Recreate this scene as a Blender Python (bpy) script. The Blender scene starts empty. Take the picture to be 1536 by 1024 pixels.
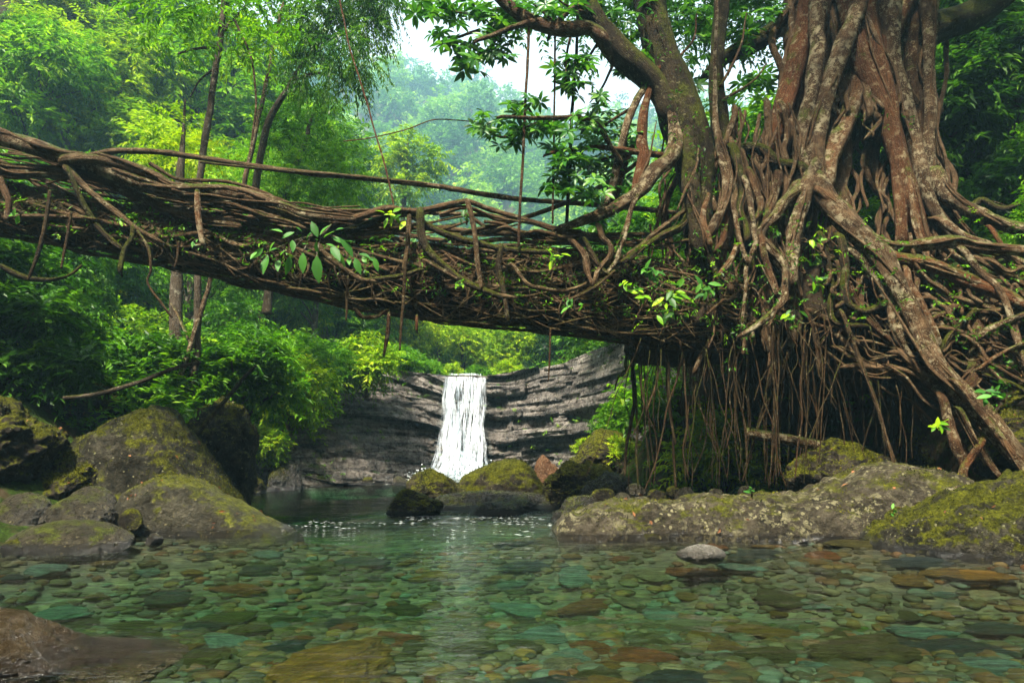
import bpy, math, random
import numpy as np
random.seed(11)
rng = np.random.default_rng(11)
SC = bpy.context.scene
COL = SC.collection

# ------------------------------------------------------------------ camera geometry
F = 1024.0
TILT = math.radians(9.3)
CH = 1.2
cT, sT = math.cos(TILT), math.sin(TILT)

def at(px, py, Y):
    x = (px - 768) / F; y = (512 - py) / F
    s = Y / (cT - y * sT)
    return np.array([x * s, Y, CH + (sT + y * cT) * s])

def mpp(py, Y):
    return Y / (cT - (512 - py) / F * sT) / F

# ------------------------------------------------------------------ noise
def _h(ix, iy, iz):
    n = (ix * 73856093) ^ (iy * 19349663) ^ (iz * 83492791)
    n = (n ^ (n >> 13)) * 1274126177
    n = n & 0x7fffffff
    n = (n ^ (n >> 16)) & 0xffff
    return n / 32767.5 - 1.0

def vnoise(p):
    p = np.asarray(p, dtype=float)
    i = np.floor(p).astype(np.int64); f = p - i
    f = f * f * (3 - 2 * f)
    x, y, z = i[:, 0], i[:, 1], i[:, 2]
    fx, fy, fz = f[:, 0], f[:, 1], f[:, 2]
    def L(a, b, t): return a + (b - a) * t
    c00 = L(_h(x, y, z), _h(x + 1, y, z), fx); c10 = L(_h(x, y + 1, z), _h(x + 1, y + 1, z), fx)
    c01 = L(_h(x, y, z + 1), _h(x + 1, y, z + 1), fx); c11 = L(_h(x, y + 1, z + 1), _h(x + 1, y + 1, z + 1), fx)
    return L(L(c00, c10, fy), L(c01, c11, fy), fz)

def fbm(p, o=4, g=0.5):
    p = np.asarray(p, dtype=float); s = 0; a = 1.0; t = 0
    for k in range(o):
        s = s + a * vnoise(p * (2.03 ** k) + 17.3 * k); t += a; a *= g
    return s / t

def sstep(a, b, x):
    t = np.clip((x - a) / (b - a), 0, 1)
    return t * t * (3 - 2 * t)

# ------------------------------------------------------------------ object helpers
def tag(o, label=None, cat=None, group=None, kind=None):
    if label: o['label'] = label
    if cat: o['category'] = cat
    if group: o['group'] = group
    if kind: o['kind'] = kind
    return o

def empty(name, loc, label=None, cat=None, group=None):
    o = bpy.data.objects.new(name, None)
    o.empty_display_size = 0.2
    o.location = tuple(float(c) for c in loc); COL.objects.link(o)
    return tag(o, label, cat, group)

def mesh(name, V, faces, mat, uv=None, tone=None, smooth=True):
    me = bpy.data.meshes.new(name)
    V = np.ascontiguousarray(V, dtype=np.float32)
    faces = [np.asarray(f, dtype=np.int32) for f in faces if len(f)]
    me.vertices.add(len(V)); me.vertices.foreach_set('co', V.ravel())
    li = np.concatenate([f.ravel() for f in faces])
    tot = np.concatenate([np.full(len(f), f.shape[1], dtype=np.int32) for f in faces])
    st = np.concatenate([[0], np.cumsum(tot)[:-1]]).astype(np.int32)
    me.loops.add(len(li)); me.loops.foreach_set('vertex_index', li)
    me.polygons.add(len(tot)); me.polygons.foreach_set('loop_start', st)
    me.polygons.foreach_set('use_smooth', np.full(len(tot), smooth, dtype=bool))
    me.update(calc_edges=True)
    if uv is not None:
        u = me.uv_layers.new(name='UVMap')
        u.data.foreach_set('uv', np.ascontiguousarray(uv, dtype=np.float32).ravel())
    if tone is not None:
        a = me.attributes.new('tone', 'FLOAT', 'POINT')
        a.data.foreach_set('value', np.ascontiguousarray(tone, dtype=np.float32))
    if mat: me.materials.append(mat)
    return me

def mk(name, V, faces, mat, parent=None, uv=None, tone=None, smooth=True, origin=None):
    V = np.asarray(V, dtype=float)
    if parent is not None:
        q = parent
        while q is not None:
            V = V - np.array(q.location); q = q.parent
        loc = (0, 0, 0)
    else:
        if origin is None:
            origin = ((V[:, 0].min() + V[:, 0].max()) / 2, (V[:, 1].min() + V[:, 1].max()) / 2, V[:, 2].min())
        V = V - np.array(origin); loc = tuple(float(c) for c in origin)
    o = bpy.data.objects.new(name, mesh(name, V, faces, mat, uv, tone, smooth))
    o.location = loc
    if parent is not None: o.parent = parent
    COL.objects.link(o)
    return o

def copy_tree(o, parent=None):
    c = o.copy(); COL.objects.link(c)
    if parent is not None: c.parent = parent
    for ch in list(o.children): copy_tree(ch, c)
    return c

# ------------------------------------------------------------------ tubes (roots, trunks, vines)
def spline(P, step):
    P = np.asarray(P, dtype=float)
    n = len(P)
    if n == 2: P = np.vstack([P[0], (P[0] + P[1]) / 2, P[1]]); n = 3
    E = np.vstack([2 * P[0] - P[1], P, 2 * P[-1] - P[-2]])
    out = []
    for i in range(n - 1):
        p0, p1, p2, p3 = E[i], E[i + 1], E[i + 2], E[i + 3]
        m = max(2, int(np.linalg.norm((p2 - p1)[:3]) / step) + 1)
        t = np.linspace(0, 1, m, endpoint=False)[:, None]
        out.append(0.5 * (2 * p1 + (p2 - p0) * t + (2 * p0 - 5 * p1 + 4 * p2 - p3) * t ** 2 + (3 * p1 - p0 - 3 * p2 + p3) * t ** 3))
    out.append(P[-1][None])
    return np.vstack(out)

def tube(P4, sides=8, gnarl=0.16, wob=0.0, step=None, flute=0.0):
    """P4: rows x,y,z,r -> V, quads, loop uv"""
    P4 = np.asarray(P4, dtype=float)
    rm = max(P4[:, 3].max(), 1e-3)
    C = spline(P4, step or max(rm * 0.7, 0.03))
    p = C[:, :3].copy(); r = np.maximum(C[:, 3], 0.002)
    sd = rng.random(3) * 100
    L = np.concatenate([[0], np.cumsum(np.linalg.norm(np.diff(p, axis=0), axis=1))])
    if wob:
        q = np.stack([L * 1.7, L * 0, L * 0], 1)
        for k in range(3):
            p[:, k] += wob * (fbm(q + sd + 31 * k, 2)) * sstep(0, 0.3, L) * (0.4 + 0.6 * sstep(0, 0.3, L[-1] - L))
    T = np.gradient(p, axis=0); T /= np.linalg.norm(T, axis=1)[:, None] + 1e-9
    N = np.zeros_like(T)
    a = np.array([0.3, 0.9, 0.2]) if abs(T[0][2]) > .7 else np.array([0, 0, 1.0])
    n0 = np.cross(T[0], a); n0 /= np.linalg.norm(n0)
    for i in range(len(T)):
        n0 = n0 - T[i] * np.dot(n0, T[i]); n0 /= np.linalg.norm(n0) + 1e-9
        N[i] = n0
    B = np.cross(T, N)
    th = np.linspace(0, 2 * np.pi, sides, endpoint=False)
    ct, st = np.cos(th), np.sin(th)
    M = len(p)
    fr = 1.0 / (rm * 3.0)
    g = np.stack([np.repeat(L * fr, sides), np.tile(ct * 0.9, M), np.tile(st * 0.9, M)], 1) + sd
    rr = np.repeat(r, sides) * (1 + gnarl * fbm(g, 3) * 1.6)
    if flute:
        gf = np.stack([np.repeat(L * fr * .25, sides), np.tile(ct * 2.6, M), np.tile(st * 2.6, M)], 1) + sd + 9
        rr = rr * (1 + flute * fbm(gf, 2) * 1.5)
    V = np.repeat(p, sides, 0) + rr[:, None] * (np.tile(ct, M)[:, None] * np.repeat(N, sides, 0) + np.tile(st, M)[:, None] * np.repeat(B, sides, 0))
    # closed ends: shrink to a point just past each end
    V = np.vstack([np.tile(p[0] - T[0] * r[0] * .5, (sides, 1)) + (V[:sides] - p[0]) * .03, V, np.tile(p[-1] + T[-1] * r[-1] * .8, (sides, 1)) + (V[-sides:] - p[-1]) * .03])
    Lx = np.concatenate([[-.02], L, [L[-1] + .02]]); M += 2
    i = np.arange(M - 1)[:, None] * sides; j = np.arange(sides)[None]; j2 = (j + 1) % sides
    Q = np.stack([i + j, i + j2, i + sides + j2, i + sides + j], -1).reshape(-1, 4)
    uj = j / sides + 0 * i; uj2 = (j + 1) / sides + 0 * i
    v0 = np.broadcast_to(Lx[:-1, None], uj.shape); v1 = np.broadcast_to(Lx[1:, None], uj.shape)
    c = 2 * np.pi * rm
    UV = np.stack([np.stack([uj * c, v0], -1), np.stack([uj2 * c, v0], -1), np.stack([uj2 * c, v1], -1), np.stack([uj * c, v1], -1)], 2).reshape(-1, 2)
    return V, Q, UV

def join(L):
    Vs, Qs, Us, n = [], [], [], 0
    for V, Q, U in L:
        Vs.append(V); Qs.append(Q + n); Us.append(U); n += len(V)
    return np.vstack(Vs), np.vstack(Qs), np.vstack(Us)

def tubes(name, L, mat, parent=None):
    V, Q, U = join(L)
    return mk(name, V, [Q], mat, parent, uv=U)

def pxr(pts, Y0, Y1=None, r=None):
    """pixel polyline (px,py[,rpx]) -> world rows; depth runs Y0..Y1"""
    Y1 = Y0 if Y1 is None else Y1
    n = len(pts); out = []
    for i, q in enumerate(pts):
        t = i / max(1, n - 1); Y = Y0 + (Y1 - Y0) * t
        rp = q[2] if len(q) > 2 else (r if not isinstance(r, tuple) else r[0] + (r[1] - r[0]) * t)
        out.append(np.append(at(q[0], q[1], Y), rp * mpp(q[1], Y)))
    return np.array(out)

# ------------------------------------------------------------------ leaves
def unit(a): return a / (np.linalg.norm(a, axis=-1, keepdims=True) + 1e-9)

def leaves(C, D, U, L, W, droop=0.15):
    """C base points, D axis, U up hint -> verts (N*6), quads (N*2)"""
    D = unit(D); S = unit(np.cross(D, U)); N = np.cross(S, D)
    L = np.asarray(L)[:, None]; W = np.asarray(W)[:, None]
    base = C
    l1 = C + D * L * .35 + S * W * .5 + N * W * .16
    l2 = C + D * L * .35 - S * W * .5 + N * W * .16
    m = C + D * L * .45 + N * 0
    tip = C + D * L - N * L * droop
    V = np.stack([base, l1, tip, l2, m], 1).reshape(-1, 3)
    n = len(C); b = np.arange(n)[:, None] * 5
    T = np.concatenate([b + np.array([[0, 1, 2, 4]]), b + np.array([[0, 4, 2, 3]])], 0)
    return V, T

def leaves4(C, D, U, L, W, droop=0.15):
    D = unit(D); S = unit(np.cross(D, U)); N = np.cross(S, D)
    L = np.asarray(L)[:, None]; W = np.asarray(W)[:, None]
    V = np.stack([C, C + D * L * .42 + S * W * .5 + N * W * .12, C + D * L - N * L * droop, C + D * L * .42 - S * W * .5 + N * W * .12], 1).reshape(-1, 3)
    return V, np.arange(len(C) * 4).reshape(-1, 4)

def rand_dirs(n):
    return unit(rng.normal(size=(n, 3)))

def sprays(O, D, TL, k, L, W, droop=.2, tone0=None, wid=1.0, four=True):
    """twigs at O along D with k leaves each, alternate on both sides"""
    n = len(O); D = unit(D)
    side = unit(np.cross(D, np.array([0, 0, 1.0]) + 0.35 * rng.normal(size=(n, 3))))
    t = np.tile(np.linspace(.15, 1.0, k)[None], (n, 1)) + rng.normal(size=(n, k)) * .03
    sg = np.where(np.arange(k) % 2 == 0, 1.0, -1.0)[None, :, None]
    C = O[:, None] + D[:, None] * (t * np.asarray(TL)[:, None])[..., None]
    C[..., 2] -= (t ** 2) * np.asarray(TL)[:, None] * droop
    ax = D[:, None] * .55 + sg * side[:, None] * wid + rng.normal(size=(n, k, 3)) * .22
    ax[..., 2] -= droop * 1.2
    up = np.array([0, 0, 1.0]) + rng.normal(size=(n, k, 3)) * .35
    s = (1 - .35 * np.abs(t - .5)) * (0.75 + .5 * rng.random((n, k)))
    fn = leaves4 if four else leaves
    V, Q = fn(C.reshape(-1, 3), ax.reshape(-1, 3), up.reshape(-1, 3), (L * s).ravel(), (W * s).ravel())
    t0 = rng.random(n) if tone0 is None else tone0
    tn = np.clip(t0[:, None] * .65 + .35 * rng.random((n, k)), 0, 1).ravel()
    return V, Q, np.repeat(tn, 4 if four else 5)

def crown(blobs, ntw, k, TL, L, W, droop=.2, up=.3, wid=1.0, four=True):
    Vs, Qs, Ts, n = [], [], [], 0
    for (x, y, z, r) in blobs:
        m = max(4, int(ntw * (r / .6) ** 1.6)) if ntw else 10
        d = rand_dirs(m)
        rad = r * (0.35 + .6 * rng.random(m) ** .6)
        O = np.array([x, y, z]) + d * rad[:, None] * np.array([1, 1, .75])
        dd = d + np.array([0, 0, up]) + rng.normal(size=(m, 3)) * .35
        t0 = np.clip(rng.random() * .5 + rng.random(m) * .5, 0, 1)
        V, Q, T = sprays(O, dd, TL * (.6 + .8 * rng.random(m)), k, L, W, droop, t0, wid, four)
        Vs.append(V); Qs.append(Q + n); Ts.append(T); n += len(V)
    return np.vstack(Vs), np.vstack(Qs), np.concatenate(Ts)

# ------------------------------------------------------------------ materials
class G:
    def __init__(s, name):
        s.m = bpy.data.materials.new(name); s.m.use_nodes = True
        s.t = s.m.node_tree; s.t.nodes.clear()
        s.out = s.n('ShaderNodeOutputMaterial')
    def n(s, ty, **kw):
        o = s.t.nodes.new(ty)
        for k, v in kw.items():
            if isinstance(k, str) and hasattr(o, k): setattr(o, k, v)
        return o
    def l(s, a, b): s.t.links.new(a, b)
    def noise(s, vec, scale, detail=4, rough=.55, dist=0.0):
        o = s.n('ShaderNodeTexNoise'); o.inputs['Scale'].default_value = scale; o.inputs['Detail'].default_value = detail
        o.inputs['Roughness'].default_value = rough; o.inputs['Distortion'].default_value = dist
        s.l(vec, o.inputs['Vector']); return o.outputs['Fac']
    def ramp(s, fac, stops, interp='LINEAR'):
        o = s.n('ShaderNodeValToRGB'); e = o.color_ramp.elements; o.color_ramp.interpolation = interp
        while len(e) < len(stops): e.new(.5)
        for i, (p, c) in enumerate(stops):
            e[i].position = p; e[i].color = (c, c, c, 1) if isinstance(c, (int, float)) else (*c, 1)
        s.l(fac, o.inputs['Fac']); return o.outputs['Color']
    def mix(s, fac, a, b, mode='MIX'):
        o = s.n('ShaderNodeMix'); o.data_type = 'RGBA'; o.blend_type = mode
        for key, v in ((0, fac), (6, a), (7, b)):
            if hasattr(v, 'is_linked'): s.l(v, o.inputs[key])
            elif key == 0: o.inputs[0].default_value = v
            else: o.inputs[key].default_value = (*v, 1) if len(v) == 3 else v
        return o.outputs[2]
    def math(s, op, a, b=0.0, clamp=False):
        o = s.n('ShaderNodeMath'); o.operation = op; o.use_clamp = clamp
        for i, v in enumerate((a, b)):
            if hasattr(v, 'is_linked'): s.l(v, o.inputs[i])
            else: o.inputs[i].default_value = v
        return o.outputs[0]
    def coord(s, which='Object'):
        return s.n('ShaderNodeTexCoord').outputs[which]
    def mapv(s, v, sc=(1, 1, 1)):
        o = s.n('ShaderNodeMapping'); o.inputs['Scale'].default_value = sc; s.l(v, o.inputs['Vector']); return o.outputs[0]
    def bump(s, h, strength=.4, dist=.02, nrm=None):
        o = s.n('ShaderNodeBump'); o.inputs['Strength'].default_value = strength; o.inputs['Distance'].default_value = dist
        s.l(h, o.inputs['Height'])
        if nrm: s.l(nrm, o.inputs['Normal'])
        return o.outputs[0]
    def sepz(s, v, i=2):
        o = s.n('ShaderNodeSeparateXYZ'); s.l(v, o.inputs[0]); return o.outputs[i]
    def pri(s, col, rough=.7, nrm=None, spec=.4):
        o = s.n('ShaderNodeBsdfPrincipled')
        if hasattr(col, 'is_linked'): s.l(col, o.inputs['Base Color'])
        else: o.inputs['Base Color'].default_value = (*col, 1)
        if hasattr(rough, 'is_linked'): s.l(rough, o.inputs['Roughness'])
        else: o.inputs['Roughness'].default_value = rough
        o.inputs['Specular IOR Level'].default_value = spec
        if nrm: s.l(nrm, o.inputs['Normal'])
        return o
    def done(s, sh):
        s.l(sh, s.out.inputs['Surface']); return s.m

def mat_bark(name, c0, c1, c2, moss=.5, lichen=.5, mosscol=(.055, .065, .010), lich=(.36, .34, .25), red=None):
    g = G(name); oc = g.coord('Object'); uv = g.coord('UV')
    wp = g.n('ShaderNodeNewGeometry')
    n1 = g.noise(oc, 3.0, 6, .6)
    stri = g.noise(g.mapv(uv, (38, 5, 1)), 1.0, 4, .6)
    col = g.ramp(n1, [(.25, c0), (.5, c1), (.75, c2)])
    if red:
        rnd = g.n('ShaderNodeObjectInfo').outputs['Random']
        col = g.mix(g.ramp(rnd, [(.55, 0), (.95, .7)]), col, red)
    col = g.mix(g.ramp(stri, [(.3, .75), (.6, 0)]), col, tuple(c * .35 for c in c0))
    # lichen patches
    ln = g.noise(g.mapv(oc, (1, 1, 1.15)), 7.5, 7, .66, .1)
    lf = g.ramp(ln, [(.64 - .12 * lichen, 0), (.70 - .10 * lichen, .8)])
    big = g.ramp(g.noise(oc, 2.6, 4), [(.36, .15), (.54, 1)])
    ls = g.n('ShaderNodeTexVoronoi'); ls.inputs['Scale'].default_value = 34; g.l(oc, ls.inputs['Vector'])
    sp = g.ramp(ls.outputs['Distance'], [(.08 + .12 * lichen, 1), (.18 + .16 * lichen, 0)])
    lm = g.mix(1.0, g.mix(1.0, lf, g.mix(.6, (0, 0, 0), sp), 'LIGHTEN'), big, 'MULTIPLY')
    col = g.mix(lm, col, g.mix(g.noise(oc, 60, 3), lich, tuple(c * .5 for c in lich))) if lichen > 0 else col
    # moss on the upper, wetter sides
    mz = g.sepz(wp.outputs['Normal'])
    mn = g.noise(oc, 2.6, 9, .75)
    mf = g.math('ADD', g.math('MULTIPLY', mz, .22), mn)
    mossf = g.ramp(mf, [(.70 - .25 * moss, 0), (.80 - .22 * moss, .95)])
    mcol = g.ramp(g.noise(oc, 30, 6, .75), [(.32, tuple(c * .3 for c in mosscol)), (.52, mosscol), (.72, tuple(c * 3.2 for c in mosscol))])
    col = g.mix(mossf, col, mcol)
    hh = g.math('ADD', g.math('MULTIPLY', stri, .8), g.math('MULTIPLY', g.noise(oc, 45, 5, .7), .7))
    hh = g.math('ADD', hh, g.math('MULTIPLY', g.noise(oc, 14, 6, .7), 1.2)); b = g.bump(hh, 1.0, .06)
    return g.done(g.pri(col, .62, b, .07).outputs[0])

def mat_leaf(name, cols, transl=.35, rough=.42, hue=.0, tint=None):
    g = G(name)
    a = g.n('ShaderNodeAttribute'); a.attribute_name = 'tone'
    rnd = g.n('ShaderNodeObjectInfo').outputs['Random']
    f = g.math('ADD', g.math('MULTIPLY', a.outputs['Fac'], .8), g.math('MULTIPLY', rnd, .2))
    n = len(cols)
    col = g.ramp(f, [(.08 + .84 * i / (n - 1), c) for i, c in enumerate(cols)])
    p = g.pri(col, rough, None, .16)
    t = g.n('ShaderNodeBsdfTranslucent')
    tc = g.mix(1.0, col, (1.5, 1.7, .55), 'MULTIPLY'); g.l(tc, t.inputs['Color'])
    mx = g.n('ShaderNodeMixShader'); mx.inputs[0].default_value = transl
    g.l(p.outputs[0], mx.inputs[1]); g.l(t.outputs[0], mx.inputs[2])
    return g.done(mx.outputs[0])

def mat_rock(name, cols, moss=.5, lichen=.3, mosscol=(.06, .07, .008), lich=(.42, .40, .28), wet=True, scale=1.0, strata=0.0, gloss=.6, spec=.08):
    g = G(name); oc = g.coord('Object'); wp = g.n('ShaderNodeNewGeometry')
    n1 = g.noise(oc, 1.3 * scale, 8, .62, .3)
    n2 = g.noise(oc, 9 * scale, 6, .65)
    n3 = g.noise(oc, 45 * scale, 4, .7)
    n2b = g.noise(oc, 3.6 * scale, 9, .72)
    f = g.math('ADD', g.math('MULTIPLY', n1, .35), g.math('ADD', g.math('MULTIPLY', n2, .30), g.math('MULTIPLY', n2b, .35)))
    k = len(cols)
    col = g.ramp(f, [(.39 + .22 * i / (k - 1), c) for i, c in enumerate(cols)])
    if strata:
        st = g.noise(g.mapv(oc, (.35, .35, 5)), 1.0, 6, .6, .4)
        col = g.mix(g.ramp(st, [(.40, strata), (.52, 0)]), col, tuple(c * .3 for c in cols[0]))
    if lichen:
        ln = g.noise(oc, 6.0 * scale, 9, .7, .15)
        lf = g.ramp(ln, [(.66 - .14 * lichen, 0), (.69 - .13 * lichen, .85)])
        vo = g.n('ShaderNodeTexVoronoi'); vo.inputs['Scale'].default_value = 8 * scale; g.l(g.mix(.06, oc, g.noise(oc, 5, 4)), vo.inputs['Vector'])
        sp = g.ramp(g.math('ADD', vo.outputs['Distance'], g.math('MULTIPLY', n3, .16)), [(.17 + .14 * lichen, .85), (.21 + .15 * lichen, 0)])
        sp = g.mix(g.ramp(g.noise(oc, 2.5, 3), [(.44, 0), (.56, 1)]), (0, 0, 0), sp)
        lf = g.mix(g.ramp(g.noise(oc, 1.4, 4), [(.42, .05), (.60, 1)]), (0, 0, 0), lf)
        col = g.mix(g.mix(1.0, lf, sp, 'LIGHTEN'), col, g.mix(n3, lich, tuple(c * .45 for c in lich)))
    if moss:
        mz = g.sepz(wp.outputs['Normal'])
        mf = g.math('ADD', g.math('MULTIPLY', mz, .25), g.noise(oc, 1.7 * scale, 9, .72))
        mm = g.ramp(mf, [(.78 - .32 * moss, 0), (.88 - .32 * moss, .97)])
        mcol = g.ramp(g.math('ADD', g.math('MULTIPLY', g.noise(oc, 26, 7, .75), .6), g.math('MULTIPLY', n2b, .4)), [(.38, tuple(c * .25 for c in mosscol)), (.49, mosscol), (.62, tuple(c * 3.0 for c in mosscol))])
        col = g.mix(mm, col, mcol)
    rough = g.ramp(n2, [(.3, gloss - .15), (.7, gloss + .2)])
    if wet:
        pz = g.sepz(wp.outputs['Position'])
        wl = g.math('ADD', pz, g.math('MULTIPLY', n2, -.12))
        w = g.math('MULTIPLY', g.ramp(wl, [(0.0, 1), (.07, 0)]), g.ramp(g.math('ADD', pz, .2), [(.14, 0), (.19, 1)]))
        col = g.mix(w, col, g.mix(1.0, col, (.35, .33, .30), 'MULTIPLY'))
        rough = g.mix(w, rough, (.18, .18, .18))
    hh = g.math('ADD', g.math('ADD', g.math('MULTIPLY', n2, 1.0), g.math('MULTIPLY', n2b, 1.6)), g.math('MULTIPLY', n3, .45))
    b = g.bump(hh, 1.0, .16 / scale)
    p = g.pri(col, rough, b, spec)
    if wet: g.l(g.math('ADD', spec, g.math('MULTIPLY', w, .4)), p.inputs['Specular IOR Level'])
    return g.done(p.outputs[0])
SKY_S, SUN_S, EXPO, WATER_D, HAZE_D = .09, 3.2, 2.62, .55, .0009

# ------------------------------------------------------------------ materials used
M = {}
M['ground'] = mat_rock('forest_soil', [(.035, .022, .012), (.06, .042, .022), (.09, .07, .045)], moss=.55, lichen=0, wet=False, scale=1.2, gloss=.8, mosscol=(.022, .042, .004))
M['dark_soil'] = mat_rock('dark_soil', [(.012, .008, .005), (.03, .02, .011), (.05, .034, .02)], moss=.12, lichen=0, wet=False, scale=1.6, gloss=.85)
M['mossy'] = mat_rock('mossy_rock', [(.006, .005, .004), (.024, .019, .013), (.075, .062, .042)], moss=.72, lichen=.30, scale=1.3, mosscol=(.052, .054, .003), lich=(.26, .25, .14))
M['mossy_dark'] = mat_rock('dark_mossy_rock', [(.006, .006, .004), (.021, .019, .012), (.07, .062, .042)], moss=.54, lichen=.50, scale=1.6, mosscol=(.045, .047, .003), lich=(.26, .25, .14))
M['boulder'] = mat_rock('brown_boulder', [(.012, .010, .006), (.035, .031, .019), (.078, .070, .046)], moss=.44, lichen=.40, scale=1.4, gloss=.38, spec=.22, mosscol=(.055, .058, .004), lich=(.26, .22, .10))
M['cobble'] = mat_rock('dark_cobble', [(.012, .010, .006), (.034, .028, .017), (.075, .062, .038)], moss=.30, lichen=.50, scale=2.0, gloss=.30, spec=.3, mosscol=(.034, .040, .004), lich=(.25, .22, .11))
M['lichen'] = mat_rock('lichen_rock', [(.012, .010, .006), (.042, .034, .021), (.095, .078, .052)], moss=.26, lichen=1.0, scale=1.3, gloss=.5, spec=.16, lich=(.34, .31, .17), mosscol=(.05, .052, .004))
M['wetslab'] = mat_rock('wet_brown_slab', spec=.3, cols=[(.014, .009, .004), (.044, .030, .014), (.11, .085, .055)], moss=0, lichen=.25, scale=1.6, gloss=.22, lich=(.20, .16, .09))
M['wetrock'] = mat_rock('wet_rock', spec=.4, cols=[(.008, .007, .006), (.026, .023, .019), (.065, .056, .046)], moss=.36, lichen=.2, scale=1.5, gloss=.24, mosscol=(.034, .038, .004), lich=(.2, .19, .14))
M['redrock'] = mat_rock('red_brown_rock', [(.06, .028, .014), (.12, .062, .032), (.17, .10, .055)], moss=.10, lichen=.15, scale=1.5)
M['palerock'] = mat_rock('pale_rock', spec=.4, cols=[(.06, .055, .045), (.13, .12, .10), (.22, .205, .18)], moss=0, lichen=.2, scale=3.5, gloss=.25)
M['cliff'] = mat_rock('layered_cliff', spec=.35, cols=[(.040, .034, .028), (.155, .132, .112), (.35, .31, .27)], moss=.20, lichen=.15, scale=.75, strata=.85, gloss=.28, mosscol=(.036, .05, .004))
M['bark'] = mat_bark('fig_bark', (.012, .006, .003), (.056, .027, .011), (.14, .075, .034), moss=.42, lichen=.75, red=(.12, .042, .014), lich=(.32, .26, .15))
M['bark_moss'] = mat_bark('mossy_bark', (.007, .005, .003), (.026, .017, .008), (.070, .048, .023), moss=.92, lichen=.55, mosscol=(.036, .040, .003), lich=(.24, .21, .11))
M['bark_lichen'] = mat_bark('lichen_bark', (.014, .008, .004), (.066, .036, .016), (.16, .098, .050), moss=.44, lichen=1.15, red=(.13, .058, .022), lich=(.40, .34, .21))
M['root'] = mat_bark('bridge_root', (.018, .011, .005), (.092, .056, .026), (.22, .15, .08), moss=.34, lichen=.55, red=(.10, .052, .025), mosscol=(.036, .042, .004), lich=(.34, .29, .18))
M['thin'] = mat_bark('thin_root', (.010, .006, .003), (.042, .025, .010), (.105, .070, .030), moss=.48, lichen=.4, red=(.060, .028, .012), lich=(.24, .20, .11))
M['trunk'] = mat_bark('forest_trunk', (.03, .021, .013), (.075, .056, .036), (.14, .11, .08), moss=.3, lichen=.6)
M['litter'] = mat_leaf('fallen_leaf', [(.05, .02, .008), (.12, .05, .02), (.20, .09, .03)], .1, .6)

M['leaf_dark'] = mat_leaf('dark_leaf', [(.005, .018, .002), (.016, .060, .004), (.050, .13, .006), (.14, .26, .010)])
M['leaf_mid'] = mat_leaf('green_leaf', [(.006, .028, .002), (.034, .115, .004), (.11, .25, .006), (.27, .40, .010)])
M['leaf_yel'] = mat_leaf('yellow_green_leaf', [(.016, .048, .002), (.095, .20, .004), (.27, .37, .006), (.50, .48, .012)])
M['leaf_fig'] = mat_leaf('fig_leaf', [(.010, .045, .006), (.024, .095, .012), (.05, .15, .016), (.10, .21, .022)], .3, .35)
M['leaf_big'] = mat_leaf('broad_leaf', [(.02, .08, .010), (.045, .15, .018), (.085, .22, .024)], .3, .5)
M['leaf_far'] = mat_leaf('far_leaf', [(.006, .030, .005), (.030, .105, .012), (.13, .27, .02), (.34, .46, .03)], .25)

# ------------------------------------------------------------------ world, sun, camera
w = bpy.data.worlds.new('World'); SC.world = w; w.use_nodes = True
nt = w.node_tree; nt.nodes.clear()
SUN_EL, SUN_AZ = math.radians(56), math.radians(203)     # azimuth: 0 = +Y, clockwise; sun from behind-left of the camera
sky = nt.nodes.new('ShaderNodeTexSky'); sky.sky_type = 'NISHITA'; sky.sun_disc = False
sky.sun_elevation = SUN_EL; sky.sun_rotation = SUN_AZ; sky.dust_density = 4.0; sky.air_density = 1.0
hs = nt.nodes.new('ShaderNodeHueSaturation'); hs.inputs['Saturation'].default_value = .10
bg = nt.nodes.new('ShaderNodeBackground'); bg.inputs['Strength'].default_value = SKY_S
wo = nt.nodes.new('ShaderNodeOutputWorld')
nt.links.new(sky.outputs[0], hs.inputs['Color']); nt.links.new(hs.outputs[0], bg.inputs['Color']); nt.links.new(bg.outputs[0], wo.inputs[0])

sl = bpy.data.lights.new('sun', 'SUN'); sl.energy = SUN_S; sl.angle = math.radians(5); sl.color = (1, .92, .76)
so = bpy.data.objects.new('sun', sl); COL.objects.link(so); so.location = (-10, -12, 40)
from mathutils import Vector
sdir = Vector((math.sin(SUN_AZ) * math.cos(SUN_EL), math.cos(SUN_AZ) * math.cos(SUN_EL), math.sin(SUN_EL)))
so.rotation_euler = sdir.to_track_quat('Z', 'Y').to_euler()

cam = bpy.data.cameras.new('camera'); cam.sensor_width = 36; cam.lens = 24; cam.clip_end = 3000; cam.clip_start = .05
co = bpy.data.objects.new('camera', cam); COL.objects.link(co); co.location = (0, 0, CH)
co.rotation_euler = (math.radians(90) + TILT, 0, 0)
SC.camera = co
SC.view_settings.view_transform = 'Standard'; SC.view_settings.look = 'None'
SC.view_settings.exposure = EXPO; SC.view_settings.gamma = 1
cy = SC.cycles
cy.max_bounces = 9; cy.diffuse_bounces = 3; cy.glossy_bounces = 3; cy.transmission_bounces = 7; cy.transparent_max_bounces = 8; cy.volume_bounces = 0
cy.use_denoising = True; cy.sample_clamp_indirect = 4; cy.caustics_reflective = False; cy.caustics_refractive = True
cy.blur_glossy = .5

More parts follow.
